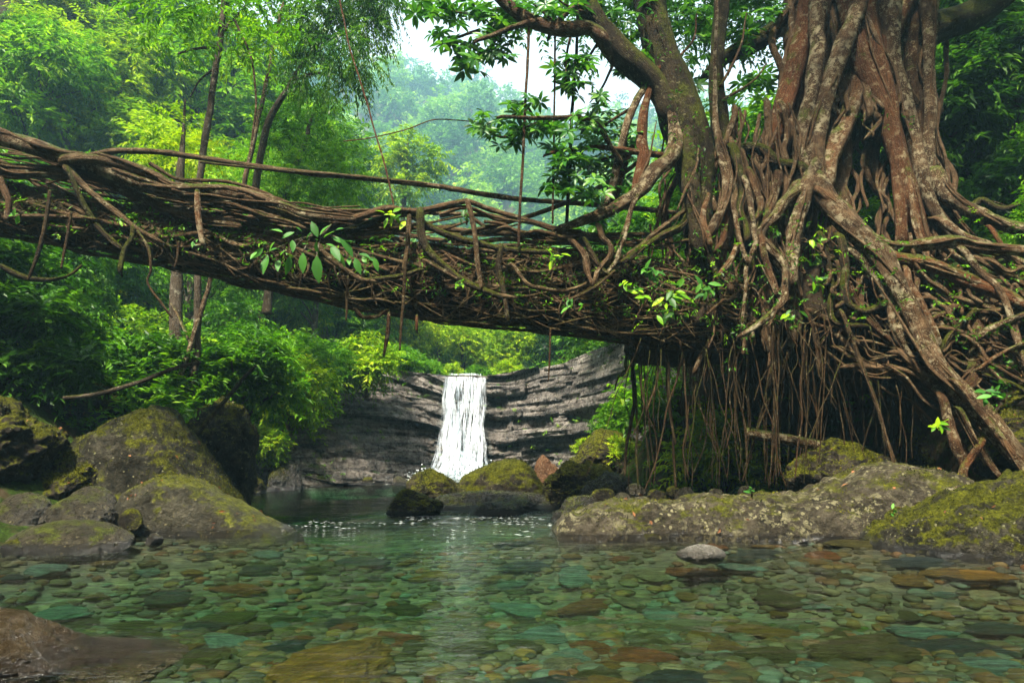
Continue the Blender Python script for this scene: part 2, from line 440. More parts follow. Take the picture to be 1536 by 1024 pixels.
# ------------------------------------------------------------------ terrain
YL = [(-60, -12), (0, -9), (5, -7.6), (8, -6.6), (10, -5.9), (12, -5.2), (14, -5.4), (16, -7.2), (18, -9), (22, -11), (26, -11.5), (30, -10.2), (34, -8), (45, -5), (60, -2), (80, 0)]
YR = [(-60, 12), (0, 9), (5, 7.4), (8, 6.0), (10, 5.2), (12, 3.4), (14, 1.9), (16, 1.8), (18, 2.2), (22, 3.2), (26, 3.6), (30, 4), (45, 5), (60, 4), (80, 2)]
CX = [(-14, 24), (-9.1, 25.5), (-8.3, 26.5), (-5.9, 29), (-2.4, 31), (-.2, 30), (2.3, 26), (3.7, 21), (4.25, 18), (4.6, 16)]
def itp(tab, x): return np.interp(x, [a for a, b in tab], [b for a, b in tab])

def T(x, y):
    x = np.asarray(x, dtype=float); y = np.asarray(y, dtype=float)
    xL, xR = itp(YL, y), itp(YR, y)
    n = fbm(np.stack([x * .22, y * .22, x * 0], -1).reshape(-1, 3), 4).reshape(x.shape)
    n2 = fbm(np.stack([x * .05, y * .05, x * 0 + 5], -1).reshape(-1, 3), 4).reshape(x.shape)
    dl = xL - x; dr = x - xR
    d_in = np.minimum(-dl, -dr)
    dep = np.interp(y, [-60, 3, 5, 7, 9, 11.5, 14.2, 16.5, 20, 28, 31], [.34, .32, .36, .50, .80, 1.15, .34, 1.0, 1.3, 1.0, .4])
    for ex, ey, rx, ry in ((-5.4, 10.4, 2.1, 1.3), (3.0, 10.7, 2.9, 1.2), (-.5, 15.2, 2.6, 1.6), (4.9, 8.6, 1.6, 1.2)):
        q = np.sqrt(((x - ex) / rx) ** 2 + ((y - ey) / ry) ** 2)
        dep = np.minimum(dep, .16 + .34 * np.maximum(q - 1, 0) * min(rx, ry) / 1.2)
    bed = -dep * sstep(-.3, 2.2, d_in) + n * .07
    hl = np.interp(dl, [0, 1, 2, 4, 6, 10, 20, 40, 80, 140], [0, .4, 1.0, 2.6, 4.8, 9.5, 22, 46, 82, 110])
    hr = np.interp(dr, [0, 1, 2, 3, 4, 5, 8, 14, 25, 60, 140], [0, .45, 1.1, 2.1, 3.3, 4.2, 5.6, 9, 18, 48, 95])
    k = 1 + 1.4 * sstep(14.5, 17, y) * (1 - sstep(24, 28, y)) * (dr < 4)
    hr = np.minimum(hr * k, np.maximum(hr, 4.4))
    z = np.where(dl > 0, hl, np.where(dr > 0, hr, bed))
    z = z + (np.maximum(dl, dr) > 0) * n * (.25 + .05 * np.clip(np.maximum(dl, dr), 0, 20))
    # hollow under the fig tree
    cav = sstep(1.2, 2.0, x) * (1 - sstep(7.2, 8.4, x)) * sstep(8.8, 9.6, y) * (1 - sstep(14.6, 15.8, y))
    z = z * (1 - cav) + np.minimum(z, .30 + .12 * n) * cav
    # valley floor above the waterfall and the far hill
    yc = itp(CX, x) + 1.6
    up = 4.35 + np.interp(y, [30, 45, 60, 100, 160, 260, 380, 460, 560], [0, .6, 2.5, 10, 33, 100, 182, 222, 224]) + n2 * np.clip(y - 50, 0, 260) * .16
    up = up + np.interp(x, [-240, -130, -50, 20, 120, 280], [44, 30, 14, 0, 12, 40]) * np.clip((y - 60) / 240, 0, 1)
    up = up * (1 - .10 * sstep(-40, 30, x) * sstep(200, 380, y))
    on = (x > -14) & (x < 4.6)
    st = sstep(0, 1.2, y - yc)
    z = np.where(on & (y < 60), np.where(dl > 0, np.maximum(z, up * st), z * (1 - st) + up * st), z)
    far = sstep(45, 75, y)
    z = np.where(y > 45, z * (1 - far) + np.maximum(up, z * np.clip(1 - (y - 60) / 160, .1, 1)) * far, z)
    # unseen ground behind the camera, raised steeply to block low sky light
    z = z + np.interp(y, [-60, -24, -10], [58, 20, 0])
    return z

def Tz(x, y): return float(T(np.array([x]), np.array([y]))[0])

def grid_axis(lo, hi, n, dense):
    a = math.asinh(lo / dense); b = math.asinh(hi / dense)
    return np.sinh(np.linspace(a, b, n)) * dense
gx = grid_axis(-470, 470, 340, 9); gy = grid_axis(-60 - 14, 570 - 14, 340, 12) + 14
X, Yg = np.meshgrid(gx, gy)
Z = T(X, Yg)
nx, ny = len(gx), len(gy)
i = np.arange(ny - 1)[:, None] * nx + np.arange(nx - 1)[None]
Q = np.stack([i, i + 1, i + nx + 1, i + nx], -1).reshape(-1, 4)
tag(mk('ground', np.stack([X, Yg, Z], -1).reshape(-1, 3), [Q], M['ground'], origin=(0, 0, 0)), kind='structure')

# river bed: stony sheet just over the ground inside the channel
g = G('river_bed'); oc = g.coord('Object')
vo = g.n('ShaderNodeTexVoronoi'); vo.inputs['Scale'].default_value = 7; vo.inputs['Randomness'].default_value = 1
g.l(g.mapv(oc, (1, .9, 0)), vo.inputs['Vector'])
cc = g.sepz(vo.outputs['Color'], 0)
col = g.ramp(cc, [(0, (.015, .012, .005)), (.3, (.04, .03, .009)), (.55, (.06, .05, .02)), (.8, (.03, .036, .02)), (1, (.07, .036, .009))])
edge = g.ramp(vo.outputs['Distance'], [(.35, 0), (.75, .85)])
col = g.mix(edge, col, (.012, .010, .006))
col = g.mix(g.ramp(g.noise(oc, 12, 5), [(.35, .0), (.7, .6)]), col, (.04, .034, .012))
M['bed'] = g.done(g.pri(col, .8, g.bump(g.math('SUBTRACT', 1.0, vo.outputs['Distance']), .6, .05)).outputs[0])
bx = np.linspace(-9, 9, 160); by = np.linspace(-4, 15, 150)
bX, bY = np.meshgrid(bx, by); bZ = T(bX, bY)
keep = bZ < .03
bZ = bZ + .012
i = np.arange(149)[:, None] * 160 + np.arange(159)[None]
Q = np.stack([i, i + 1, i + 161, i + 160], -1).reshape(-1, 4)
kv = keep.ravel(); Q = Q[kv[Q].all(1)]
tag(mk('river_bed', np.stack([bX, bY, bZ], -1).reshape(-1, 3), [Q], M['bed'], origin=(0, 0, 0)), kind='structure')

# ------------------------------------------------------------------ water
g = G('clear_water'); oc = g.coord('Object')
b1 = g.noise(g.mapv(oc, (.8, 2.4, 1)), 2.0, 4, .55, .5)
b2 = g.noise(g.mapv(oc, (.7, 2.2, 1)), 7.0, 3, .5, .3)
hh = g.math('ADD', g.math('MULTIPLY', b1, 1.0), g.math('MULTIPLY', b2, .22))
bp = g.bump(hh, .55, .12)
gl = g.n('ShaderNodeBsdfTransparent'); gl.inputs[0].default_value = (.97, .99, .98, 1)
rf = g.n('ShaderNodeBsdfGlossy'); rf.inputs['Roughness'].default_value = .03; g.l(bp, rf.inputs['Normal'])
fr = g.n('ShaderNodeFresnel'); fr.inputs['IOR'].default_value = 1.33; g.l(bp, fr.inputs['Normal'])
mx = g.n('ShaderNodeMixShader'); g.l(fr.outputs[0], mx.inputs[0]); g.l(gl.outputs[0], mx.inputs[1]); g.l(rf.outputs[0], mx.inputs[2])
va = g.n('ShaderNodeVolumeAbsorption'); va.inputs['Color'].default_value = (.42, .87, .60, 1); va.inputs['Density'].default_value = WATER_D
g.l(va.outputs[0], g.out.inputs['Volume'])
M['water'] = g.done(mx.outputs[0])
wx = np.concatenate([[-40], np.linspace(-12, 9, 170), [40]]); wy = np.concatenate([[-58], np.linspace(2, 16, 150), np.linspace(16.3, 34, 50)])
wX, wY = np.meshgrid(wx, wy)
rip = fbm(np.stack([wX * .9, wY * 1.6, wX * 0], -1).reshape(-1, 3), 3).reshape(wX.shape)
riff = np.exp(-((wY - 13.2 - .25 * np.sin(wX * 1.3)) / .7) ** 2) + .8 * np.exp(-((wY - 12.0 + .3 * np.sin(wX * 2.1)) / .35) ** 2) * (wX > -4.2)
rip2 = fbm(np.stack([wX * 2.4, wY * 5.0, wX * 0 + 7], -1).reshape(-1, 3), 3).reshape(wX.shape)
wZ = rip * .012 + riff * rip2 * .05
n_x, n_y = len(wx), len(wy)
wZ[0, :] = wZ[-1, :] = 0; wZ[:, 0] = wZ[:, -1] = 0
Vt = np.stack([wX, wY, wZ], -1).reshape(-1, 3)
Vb = np.array([[-40, -58, -4], [40, -58, -4], [40, 34, -4], [-40, 34, -4]], float)
nT = len(Vt)
i = np.arange(n_y - 1)[:, None] * n_x + np.arange(n_x - 1)[None]
Q = np.stack([i, i + 1, i + n_x + 1, i + n_x], -1).reshape(-1, 4)
sides = []
def fan(idx, a, b):
    h = len(idx) // 2
    t = [[idx[k + 1], idx[k], a if k < h else b] for k in range(len(idx) - 1)]
    t.append([idx[h], a, b]); return t
fr_ = list(range(n_x)); rt = [r * n_x + n_x - 1 for r in range(n_y)]; bk = [(n_y - 1) * n_x + c for c in range(n_x - 1, -1, -1)]; lf = [r * n_x for r in range(n_y - 1, -1, -1)]
for idx, a, b in ((fr_, nT, nT + 1), (rt, nT + 1, nT + 2), (bk, nT + 2, nT + 3), (lf, nT + 3, nT)): sides += fan(idx, a, b)
tag(mk('water', np.vstack([Vt, Vb]), [Q, np.array(sides), np.array([[nT + 3, nT + 2, nT + 1, nT]])], M['water'], origin=(0, 0, 0)), kind='structure')

# foam streaks, and glints of light modelled as white flecks, where the stream runs between the rocks
g = G('white_foam'); M['foam'] = g.done(g.pri((.82, .86, .86), .4).outputs[0])
def blobs(P, S, sub=None):
    """tiny flattened octahedra"""
    o = np.array([[1, 0, 0], [0, 1, 0], [-1, 0, 0], [0, -1, 0], [0, 0, 1], [0, 0, -1]], float)
    f = np.array([[0, 1, 4], [1, 2, 4], [2, 3, 4], [3, 0, 4], [1, 0, 5], [2, 1, 5], [3, 2, 5], [0, 3, 5]])
    V = (P[:, None] + o[None] * S[:, None]).reshape(-1, 3)
    return V, (np.arange(len(P))[:, None, None] * 6 + f[None]).reshape(-1, 3)
P = []
for (x0, y0, x1, y1, n, sp) in ((-3.6, 12.3, -1.2, 12.0, 90, .12), (-2.0, 13.0, .6, 13.0, 160, .28), (-4.2, 11.7, -2.5, 11.4, 50, .12), (-2.6, 14.0, -1.5, 14.2, 60, .12), (-.4, 12.4, .9, 11.9, 70, .2), (-1.5, 11.0, .3, 10.2, 30, .5)):
    t = rng.random(n); P.append(np.stack([x0 + (x1 - x0) * t, y0 + (y1 - y0) * t + rng.normal(size=n) * sp, np.full(n, .012)], 1))
P = np.vstack(P); P = P[rng.random(len(P)) < .45]; s = .003 + .005 * rng.random(len(P)) ** 2
V, Q = blobs(P, np.stack([s * 7.0, s * 1.0, s * .35], 1))
tag(mk('foam', V, [Q], M['foam']), 'white flecks of foam and modelled glints on the ripples between the left boulder and the stepping rocks', 'foam', kind='stuff')

# ------------------------------------------------------------------ cliff and waterfall
nu, nv = 440, 230
U = np.linspace(330, 1015, nu)
basX = np.array([at(u, 722, 27)[0] for u in U])
base = [(330, 24), (380, 25), (440, 26.5), (560, 29), (690, 31), (760, 30), (860, 26), (950, 21), (1015, 18.5)]
tops = [(330, 650), (380, 640), (440, 612), (520, 580), (590, 557), (650, 564), (735, 564), (800, 553), (850, 545), (905, 525), (960, 505), (1015, 495)]
Yb = itp(base, U); Tp = itp(tops, U)
Zt = np.array([at(u, t, y + .6)[2] for u, t, y in zip(U, Tp, Yb)])
vv = np.linspace(0, 1, nv)
uu = np.linspace(0, 1, nu)
Vc = np.zeros((nv, nu, 3))
for k, v in enumerate(vv):
    z = -.5 + (Zt + .5) * v
    lean = np.interp(U, [330, 560, 650, 740, 860, 1015], [3.4, 3.0, 1.2, .8, .9, 1.6]) * (1 - v) ** 1.2
    Xw = (U - 768) / F * Yb / (cT - (512 - 640) / F * sT)
    q = np.stack([Xw * .25, z * .3, z * 0], 1)
    tl = z * 1.9 + Xw * np.interp(U, [330, 640, 760, 1015], [.38, .30, -.10, -.22]) + fbm(q, 3) * 1.1
    lay = np.floor(tl); fr_ = tl - lay
    pr = vnoise(np.stack([lay * 7.31, Xw * .5, lay * 0], 1)) * .55 + vnoise(np.stack([lay * 3.7, Xw * 1.7, lay * 0 + 4], 1)) * .18
    pr = pr + .14 * np.sin(fr_ * np.pi) ** .5
    cell = np.floor(Xw * .55 + vnoise(np.stack([lay * 5.3, lay * 0, lay * 0], 1)) * 6 + .25 * fbm(np.stack([Xw, z, z * 0], 1), 2))
    pr = pr + vnoise(np.stack([lay * 3.17 + .5, cell * 1.37 + .5, lay * 0 + 8.5], 1)) * .60
    tl2 = tl * 3.1 + .5 * fbm(np.stack([Xw * .9, z * .6, z * 0 + 9], 1), 2); lay2 = np.floor(tl2)
    cell2 = np.floor(Xw * 1.7 + vnoise(np.stack([lay2 * 4.1 + .3, lay2 * 0, lay2 * 0], 1)) * 5)
    pr = pr + vnoise(np.stack([lay2 * 2.3 + .5, lay2 * 0, cell * 0 + 3.5], 1)) * .13 + vnoise(np.stack([lay2 * 1.9 + .5, cell2 * 2.1 + .5, lay2 * 0 + 1.5], 1)) * .15
    amp = np.interp(U, [330, 560, 640, 740, 800, 1015], [.30, .38, .55, .95, 1.2, 1.3])
    ov = .8 * np.exp(-((U - 905) / 60) ** 2) * (sstep(.55, .68, v) - .2)        # the dark overhang on the right
    rough = fbm(np.stack([Xw * 1.3, z * 1.9, z * 0 + 2], 1), 5) * .28
    Vc[k, :, 0] = Xw; Vc[k, :, 1] = Yb - lean + .3 - pr * amp - ov - rough; Vc[k, :, 2] = z
# cap running back from the edge
cap = Vc[-1:].copy(); caps = []
for k in range(1, 7):
    c = cap.copy(); c[..., 1] += k * .7; c[..., 2] += .05 * k + .10 * fbm(np.stack([c[0, :, 0], c[0, :, 1], c[0, :, 2]], 1) * 1.5, 3)[None]; caps.append(c)
Vc = np.concatenate([Vc] + caps, 0); nv = len(Vc)
i = np.arange(nv - 1)[:, None] * nu + np.arange(nu - 1)[None]
Q = np.stack([i, i + 1, i + nu + 1, i + nu], -1).reshape(-1, 4)
cl = mk('cliff', Vc.reshape(-1, 3), [Q], M['cliff']); tag(cl, kind='structure')

g = G('falling_water'); oc = g.coord('Object'); uvc = g.coord('UV')
s1 = g.noise(g.mapv(uvc, (13, .65, 1)), 1.0, 6, .6, .5)
s2 = g.noise(g.mapv(uvc, (34, 2.4, 1)), 1.0, 4, .6, .3)
f = g.math('ADD', g.math('MULTIPLY', s1, .65), g.math('MULTIPLY', s2, .45))
ed = g.n('ShaderNodeAttribute'); ed.attribute_name = 'tone'
f = g.math('SUBTRACT', f, g.math('MULTIPLY', g.math('SUBTRACT', 1.0, ed.outputs['Fac']), .34))
fac = g.ramp(f, [(.49, 0.0), (.64, .90)])
tr = g.n('ShaderNodeBsdfTransparent'); tr.inputs[0].default_value = (.92, .95, .96, 1)
pb = g.pri((.50, .54, .58), .6, g.bump(f, .8, .08))
mx = g.n('ShaderNodeMixShader'); g.l(fac, mx.inputs[0]); g.l(tr.outputs[0], mx.inputs[1]); g.l(pb.outputs[0], mx.inputs[2])
M['fall'] = g.done(mx.outputs[0])
wf = empty('waterfall', at(692, 715, 29), 'white waterfall pouring over the dark layered cliff into the pool', 'waterfall')
def curtain(pts, Y, nu, nv, seed, bulge):
    """pts: list of (py, px0, px1, dy)"""
    ys = np.linspace(pts[0][0], pts[-1][0], nv)
    a = np.interp(ys, [p[0] for p in pts], [p[1] for p in pts]); b = np.interp(ys, [p[0] for p in pts], [p[2] for p in pts]); d = np.interp(ys, [p[0] for p in pts], [p[3] for p in pts])
    V = np.zeros((nv, nu, 3)); uv = np.zeros((nv, nu, 2))
    for r in range(nv):
        px = np.linspace(a[r], b[r], nu)
        for c in range(nu):
            V[r, c] = at(px[c], ys[r], Y + d[r])
        n = fbm(np.stack([px * .12 + seed, np.full(nu, ys[r] * .03), np.zeros(nu)], 1), 3)
        V[r, :, 1] -= n * bulge
        uv[r, :, 0] = np.linspace(0, 1, nu) * 2.4 + seed; uv[r, :, 1] = r / nv * 4.6
    i = np.arange(nv - 1)[:, None] * nu + np.arange(nu - 1)[None]
    Q = np.stack([i, i + 1, i + nu + 1, i + nu], -1).reshape(-1, 4)
    e = np.linspace(0, 1, nu); e = np.minimum(1, np.minimum(e, 1 - e) * 5.5)
    tn = np.repeat(e[None], nv, 0) * np.minimum(1, np.linspace(1.0, .55, nv) + .3)[:, None]
    return V.reshape(-1, 3), Q, uv.reshape(-1, 2)[Q], tn.ravel()
for k, (pts, Yc, sd) in enumerate(((((560, 668, 730, 1.6), (566, 662, 733, .2), (585, 661, 731, -.1), (612, 656, 734, -.6), (640, 655, 731, -.8), (662, 652, 734, -1.4), (690, 646, 736, -1.8), (718, 634, 743, -2.4)), 30.6, 0),
                                   (((565, 662, 694, .0), (600, 659, 686, -.5), (625, 657, 692, -.9), (655, 651, 690, -1.3), (680, 645, 698, -2.0), (718, 630, 708, -2.9)), 30.4, 5.3),
                                   (((566, 704, 733, .0), (610, 700, 734, -.6), (640, 696, 730, -.9), (662, 690, 736, -1.6), (690, 682, 740, -2.1), (718, 670, 750, -3.0)), 30.3, 9.1),
                                   (((676, 652, 732, -1.6), (695, 640, 740, -2.3), (719, 624, 752, -3.4)), 30.2, 13.7))):
    V, Q, UV, tn = curtain(pts, Yc, 40, 80, sd, .35)
    mk('water_curtain', V, [Q], M['fall'], wf, uv=UV, tone=tn)
n = 2600
c0 = at(690, 712, 28.2); t = rng.normal(size=n)
P = np.stack([c0[0] + rng.normal(size=n) * .95, c0[1] + rng.normal(size=n) * .5, np.abs(rng.normal(size=n)) * .22 + .01 + .45 * np.exp(-np.abs(t)) * rng.random(n) ** 2], 1)
s = .008 + .030 * rng.random(n) ** 2.5
V, Q = blobs(P, np.stack([s, s, s * 1.2], 1)); tag(mk('splash', V, [Q], M['foam'], wf), kind='stuff')

# ------------------------------------------------------------------ rocks
def ico(sub):
    t = (1 + 5 ** .5) / 2
    V = [(-1, t, 0), (1, t, 0), (-1, -t, 0), (1, -t, 0), (0, -1, t), (0, 1, t), (0, -1, -t), (0, 1, -t), (t, 0, -1), (t, 0, 1), (-t, 0, -1), (-t, 0, 1)]
    Fc = [(0, 11, 5), (0, 5, 1), (0, 1, 7), (0, 7, 10), (0, 10, 11), (1, 5, 9), (5, 11, 4), (11, 10, 2), (10, 7, 6), (7, 1, 8), (3, 9, 4), (3, 4, 2), (3, 2, 6), (3, 6, 8), (3, 8, 9), (4, 9, 5), (2, 4, 11), (6, 2, 10), (8, 6, 7), (9, 8, 1)]
    V = [np.array(v, float) / np.linalg.norm(v) for v in V]
    for _ in range(sub):
        mid = {}; N = []
        def m(a, b):
            k = (min(a, b), max(a, b))
            if k not in mid:
                v = V[a] + V[b]; V.append(v / np.linalg.norm(v)); mid[k] = len(V) - 1
            return mid[k]
        for a, b, c in Fc:
            x, y, z = m(a, b), m(b, c), m(c, a)
            N += [(a, x, z), (b, y, x), (c, z, y), (x, y, z)]
        Fc = N
    return np.array(V), np.array(Fc)
ICO = {k: ico(k) for k in (1, 2, 3, 5, 6)}

def rock_shape(seed, sub=6, planes=9, sharp=14, noise=.16, tilt=0.0):
    r = np.random.default_rng(seed)
    D, Fc = ICO[sub]
    P = unit(r.normal(size=(planes, 3))); dk = .72 + .35 * r.random(planes)
    if planes:
        h = np.maximum(D @ P.T, 1e-3) / dk[None]
        inv = (h ** sharp).sum(1) ** (1 / sharp)
        R = 1 / np.maximum(inv, .8)
    else: R = np.ones(len(D))
    V = D * R[:, None]
    o = r.random(3) * 50
    rd = 1 - np.abs(vnoise(V * 3.1 + o + 5)) * 2
    V = V * (1 + noise * 1.2 * fbm(V * 1.5 + o, 5) + noise * .55 * fbm(V * 4.5 + o, 4) + noise * .30 * fbm(V * 13 + o, 3) - noise * .30 * np.maximum(rd - .62, 0))[:, None]
    if tilt:
        c, s = math.cos(tilt), math.sin(tilt); V = V @ np.array([[c, 0, s], [0, 1, 0], [-s, 0, c]])
    lo, hi = V.min(0), V.max(0)
    return (V - (lo + hi) / 2) / ((hi - lo) / 2), Fc          # fits the cube -1..1

def boulder(name, px0, px1, py0, py1, Y, dep, mat, label, seed, sink=.3, parent=None, group=None, **kw):
    """a boulder filling the pixel box, its lower part sunk in water or soil"""
    pm = (py0 + py1) / 2
    a = at(px0, pm, Y); b = at(px1, pm, Y); zt = at(px0, py0, Y)[2]; zb = at(px0, py1, Y)[2]
    h = zt - zb; zb2 = zb - sink * h - .05; zb2 = min(zb2, max(Tz((a[0] + b[0]) / 2, Y) - .08, zb2 - (1.0 if h > .3 else .15) * h))
    V, Fc = rock_shape(seed, **kw)
    sc = np.array([(b[0] - a[0]) / 2, dep / 2, (zt - zb2) / 2])
    V = V * sc + np.array([(a[0] + b[0]) / 2, Y + dep * .12, (zt + zb2) / 2])
    o = mk(name, V, [Fc], mat, parent)
    return tag(o, label, 'rock', group)

def loft_rock(name, prof, Y, dep, mat, label, seed, ex=.8, noise=.12, nu=240, nt=110):
    """a long rock from its ridge line: prof rows (px, py_top, py_bottom, Y offset, depth factor)"""
    pr = np.array([tuple(p) + (0, 1)[len(p) - 3:] for p in prof], float)
    t = np.linspace(0, len(pr) - 1, nu)
    C = spline(pr, 3); s = np.linspace(0, 1, len(C)); C = np.stack([np.interp(np.linspace(0, 1, nu), s, C[:, k]) for k in range(5)], 1)
    V = np.zeros((nu, nt, 3)); th = np.linspace(-.12 * np.pi, 1.12 * np.pi, nt)
    for i, (px, pt, pb, dy, df) in enumerate(C):
        Yc = Y + dy
        top = at(px, pt, Yc); bot = at(px, pb, Yc - dep * df * .4)
        zb = min(bot[2] - .25, Tz(top[0], Yc) - .12); hz = max(top[2] - zb, .05); a = dep * df / 2 * (1 if zb > -.3 else 1.12)
        cs = np.sign(np.cos(th)) * np.abs(np.cos(th)) ** ex; sn = np.sign(np.sin(th)) * np.abs(np.sin(th)) ** ex
        V[i, :, 0] = top[0]; V[i, :, 1] = Yc - a * cs; V[i, :, 2] = zb + hz * sn
    Vf = V.reshape(-1, 3); o = np.random.default_rng(seed).random(3) * 40
    q = Vf * np.array([1, 1, 1.2])
    d = fbm(q * .9 + o, 5) * noise * 2.0 + fbm(q * 3.5 + o, 5) * noise * 1.0 + fbm(q * 11 + o, 3) * noise * .35 - np.maximum(.38 - np.abs(vnoise(q * 1.7 + o)) * 2, 0) * noise * .9
    nrm = np.zeros_like(V); nrm[..., 1] = -np.cos(th); nrm[..., 2] = np.sin(th); nrm = nrm.reshape(-1, 3)
    Vf = Vf + nrm * d[:, None]; Vf[:, 0] += fbm(q * 1.1 + o + 9, 3) * noise
    i = np.arange(nu - 1)[:, None] * nt + np.arange(nt - 1)[None]
    Q = np.stack([i, i + nt, i + nt + 1, i + 1], -1).reshape(-1, 4)
    caps = [np.array([list(range(nt))])[:, ::1], np.array([list(range((nu - 1) * nt, nu * nt))])[:, ::-1]]
    return tag(mk(name, Vf, [Q, caps[0], caps[1]], mat), label, 'rock')

B = boulder
# left bank
B('mossy_boulder', -150, 84, 560, 790, 10.6, 3.0, M['mossy'], 'big rounded mossy boulder cut off by the left edge of the photo', 1, sink=.2, noise=.22)
B('mossy_boulder', 50, 170, 664, 790, 11.2, 1.8, M['mossy'], 'low wedge of mossy rock between the left edge boulder and the big mossy mound', 2, sink=.2)
loft_rock('mossy_boulder', [(92, 735, 770), (130, 672, 770), (185, 632, 765), (225, 618, 760), (250, 624, 758), (290, 672, 756), (318, 712, 754), (342, 748, 752)], 12.2, 2.6, M['mossy_dark'], 'big mossy mound of rock with a pointed back behind the smooth brown boulder', 3, noise=.10)
B('overhanging_boulder', 268, 386, 592, 752, 13.6, 2.2, M['mossy_dark'], 'dark boulder leaning out over the pool behind the mossy mound', 23, sink=.1, noise=.2, tilt=.5)
loft_rock('smooth_boulder', [(200, 770, 792), (204, 735, 794), (222, 718, 796), (262, 711, 797), (300, 719, 797), (345, 744, 795), (385, 770, 795), (415, 784, 797), (434, 797, 800)], 11.0, 1.5, M['boulder'], 'smooth brown boulder with a long tail sloping into the pool', 5, ex=.75, noise=.05)
B('cobble', -12, 68, 738, 804, 9.9, .9, M['cobble'], 'round brown cobble leftmost at the water edge', 6, planes=4, noise=.07, sink=.3)
B('cobble', 64, 164, 743, 793, 9.9, .8, M['cobble'], 'smooth oval cobble in front of a second cobble beside the mossy wedge', 7, planes=3, noise=.06, sink=.3)
B('cobble', 98, 168, 728, 785, 10.5, .8, M['cobble'], 'smooth cobble half hidden behind the oval cobble', 8, planes=3, noise=.06, sink=.3)
B('cobble', 4, 192, 781, 818, 9.0, 1.1, M['cobble'], 'flat wide cobble lying in the shallow water below the other cobbles', 9, planes=3, noise=.05, sink=.9)
B('cobble', 176, 212, 762, 792, 10.0, .4, M['mossy'], 'small green mossy stone tucked beside the smooth brown boulder', 10, planes=4, noise=.08)
B('cobble', 40, 100, 742, 775, 10.9, .5, M['wetrock'], 'dark wet stone between the two round cobbles', 11, planes=5, noise=.1)
B('wet_slab', -300, 150, 918, 988, 4.2, .8, M['wetslab'], 'wet brown slab rising out of the water at the lower left corner', 12, planes=4, noise=.09, sink=.9)
B('wet_slab', -170, 236, 986, 1010, 4.2, 1.3, M['wetslab'], 'dark orange brown rock just under the water in front of the wet slab', 13, planes=4, noise=.08, sink=1.6)
# stepping rocks between the pool and the fall
B('mossy_rock', 576, 664, 733, 768, 14.0, .9, M['mossy'], 'small mossy rock nearest the camera in the middle of the stream', 14, sink=.4, noise=.12)
B('mossy_rock', 606, 692, 702, 756, 16.6, 1.2, M['mossy'], 'rounded mossy rock left of the long mossy rock below the waterfall', 15, sink=.3, noise=.1, planes=6)
loft_rock('mossy_rock', [(684, 742, 754), (692, 718, 754), (715, 704, 753), (745, 694, 752), (775, 690, 750), (795, 697, 749), (812, 722, 748)], 16.8, 1.9, M['mossy'], 'long mossy rock with a ridged top right below the waterfall', 16, noise=.07)
B('red_brown_rock', 792, 852, 681, 726, 18.5, 1.2, M['redrock'], 'bare reddish brown rock behind the long mossy rock', 17, sink=.5, planes=7)
B('flat_slab', 640, 835, 735, 764, 15.2, 1.5, M['wetrock'], 'flat dark wet slab at the foot of the long mossy rock', 18, sink=.5, planes=5, noise=.1)
B('mossy_rock', 812, 945, 690, 760, 15.6, 2.0, M['mossy'], 'broad mossy rock beside the curtain of hanging roots', 19, sink=.3, planes=10, noise=.2)
B('wet_rock', 868, 960, 706, 768, 14.2, 1.3, M['wetrock'], 'dark wet rock with a mossy top just left of the hanging roots', 20, sink=.3, planes=8)
B('wet_rock', 826, 930, 742, 782, 12.8, 1.2, M['wetrock'], 'low dark wet rock at the left end of the lichen spotted boulder', 21, sink=.5, planes=7)
B('mossy_rock', 850, 1000, 640, 720, 18.0, 2.4, M['mossy'], 'mossy rock step on the slope behind the hanging roots', 24, sink=.4, planes=9)
B('stream_stone', 700, 790, 752, 768, 14.0, .6, M['wetrock'], 'low wet stone showing just above the riffle', 25, sink=.9, planes=5)
# right bank
loft_rock('lichen_boulder', [(828, 788, 800), (850, 766, 803), (900, 753, 806), (980, 747, 811), (1080, 746, 815), (1160, 738, 818), (1215, 736, 819), (1260, 716, 820), (1310, 697, 821), (1360, 694, 820), (1400, 705, 818), (1440, 745, 815)], 10.9, 2.2, M['lichen'], 'long pale lichen spotted boulder along the right edge of the water', 30, ex=.62, noise=.10, nu=420, nt=130)
B('mossy_boulder', 1172, 1350, 656, 775, 12.3, 1.7, M['mossy'], 'mossy boulder in the dark hollow behind the lichen spotted boulder', 31, sink=.2)
B('mossy_boulder', 1330, 1425, 636, 740, 12.8, 1.3, M['mossy'], 'dark mossy rock behind the right end of the lichen spotted boulder', 32, sink=.2)
loft_rock('mossy_bank_rock', [(1268, 815, 825, 1.0, .5), (1330, 782, 830, .5, .8), (1400, 762, 842, .2, 1), (1470, 748, 852, 0, 1.1), (1540, 737, 862, -.3, 1.2), (1640, 715, 880, -.6, 1.3), (1760, 700, 900, -.8, 1.3)], 8.8, 2.6, M['mossy_dark'], 'dark mossy rock sloping into the water at the right edge of the photo', 33, ex=.6, noise=.13, nu=300)
B('pale_stone', 1016, 1090, 817, 834, 8.3, .5, M['palerock'], 'small pale wet stone standing alone in the water by the lichen spotted boulder', 34, planes=5, noise=.08, sink=.2)
B('bank_rock', 1478, 1640, 560, 700, 10.6, 2.0, M['mossy'], 'green mossy rock on the slope behind the long diagonal roots', 35, sink=.2)
B('bank_rock', 60, 180, 570, 640, 13.4, 1.6, M['mossy'], 'weathered rock step on the left bank above the mossy boulders', 36, sink=.4)
B('bank_rock', 390, 450, 690, 732, 23.5, 1.8, M['wetrock'], 'dark wet rock at the far left shore of the pool', 37, sink=.3)
B('bank_rock', 330, 405, 694, 735, 21.5, 1.8, M['mossy'], 'mossy rock on the far shore just right of the leaning dark boulder', 38, sink=.3)

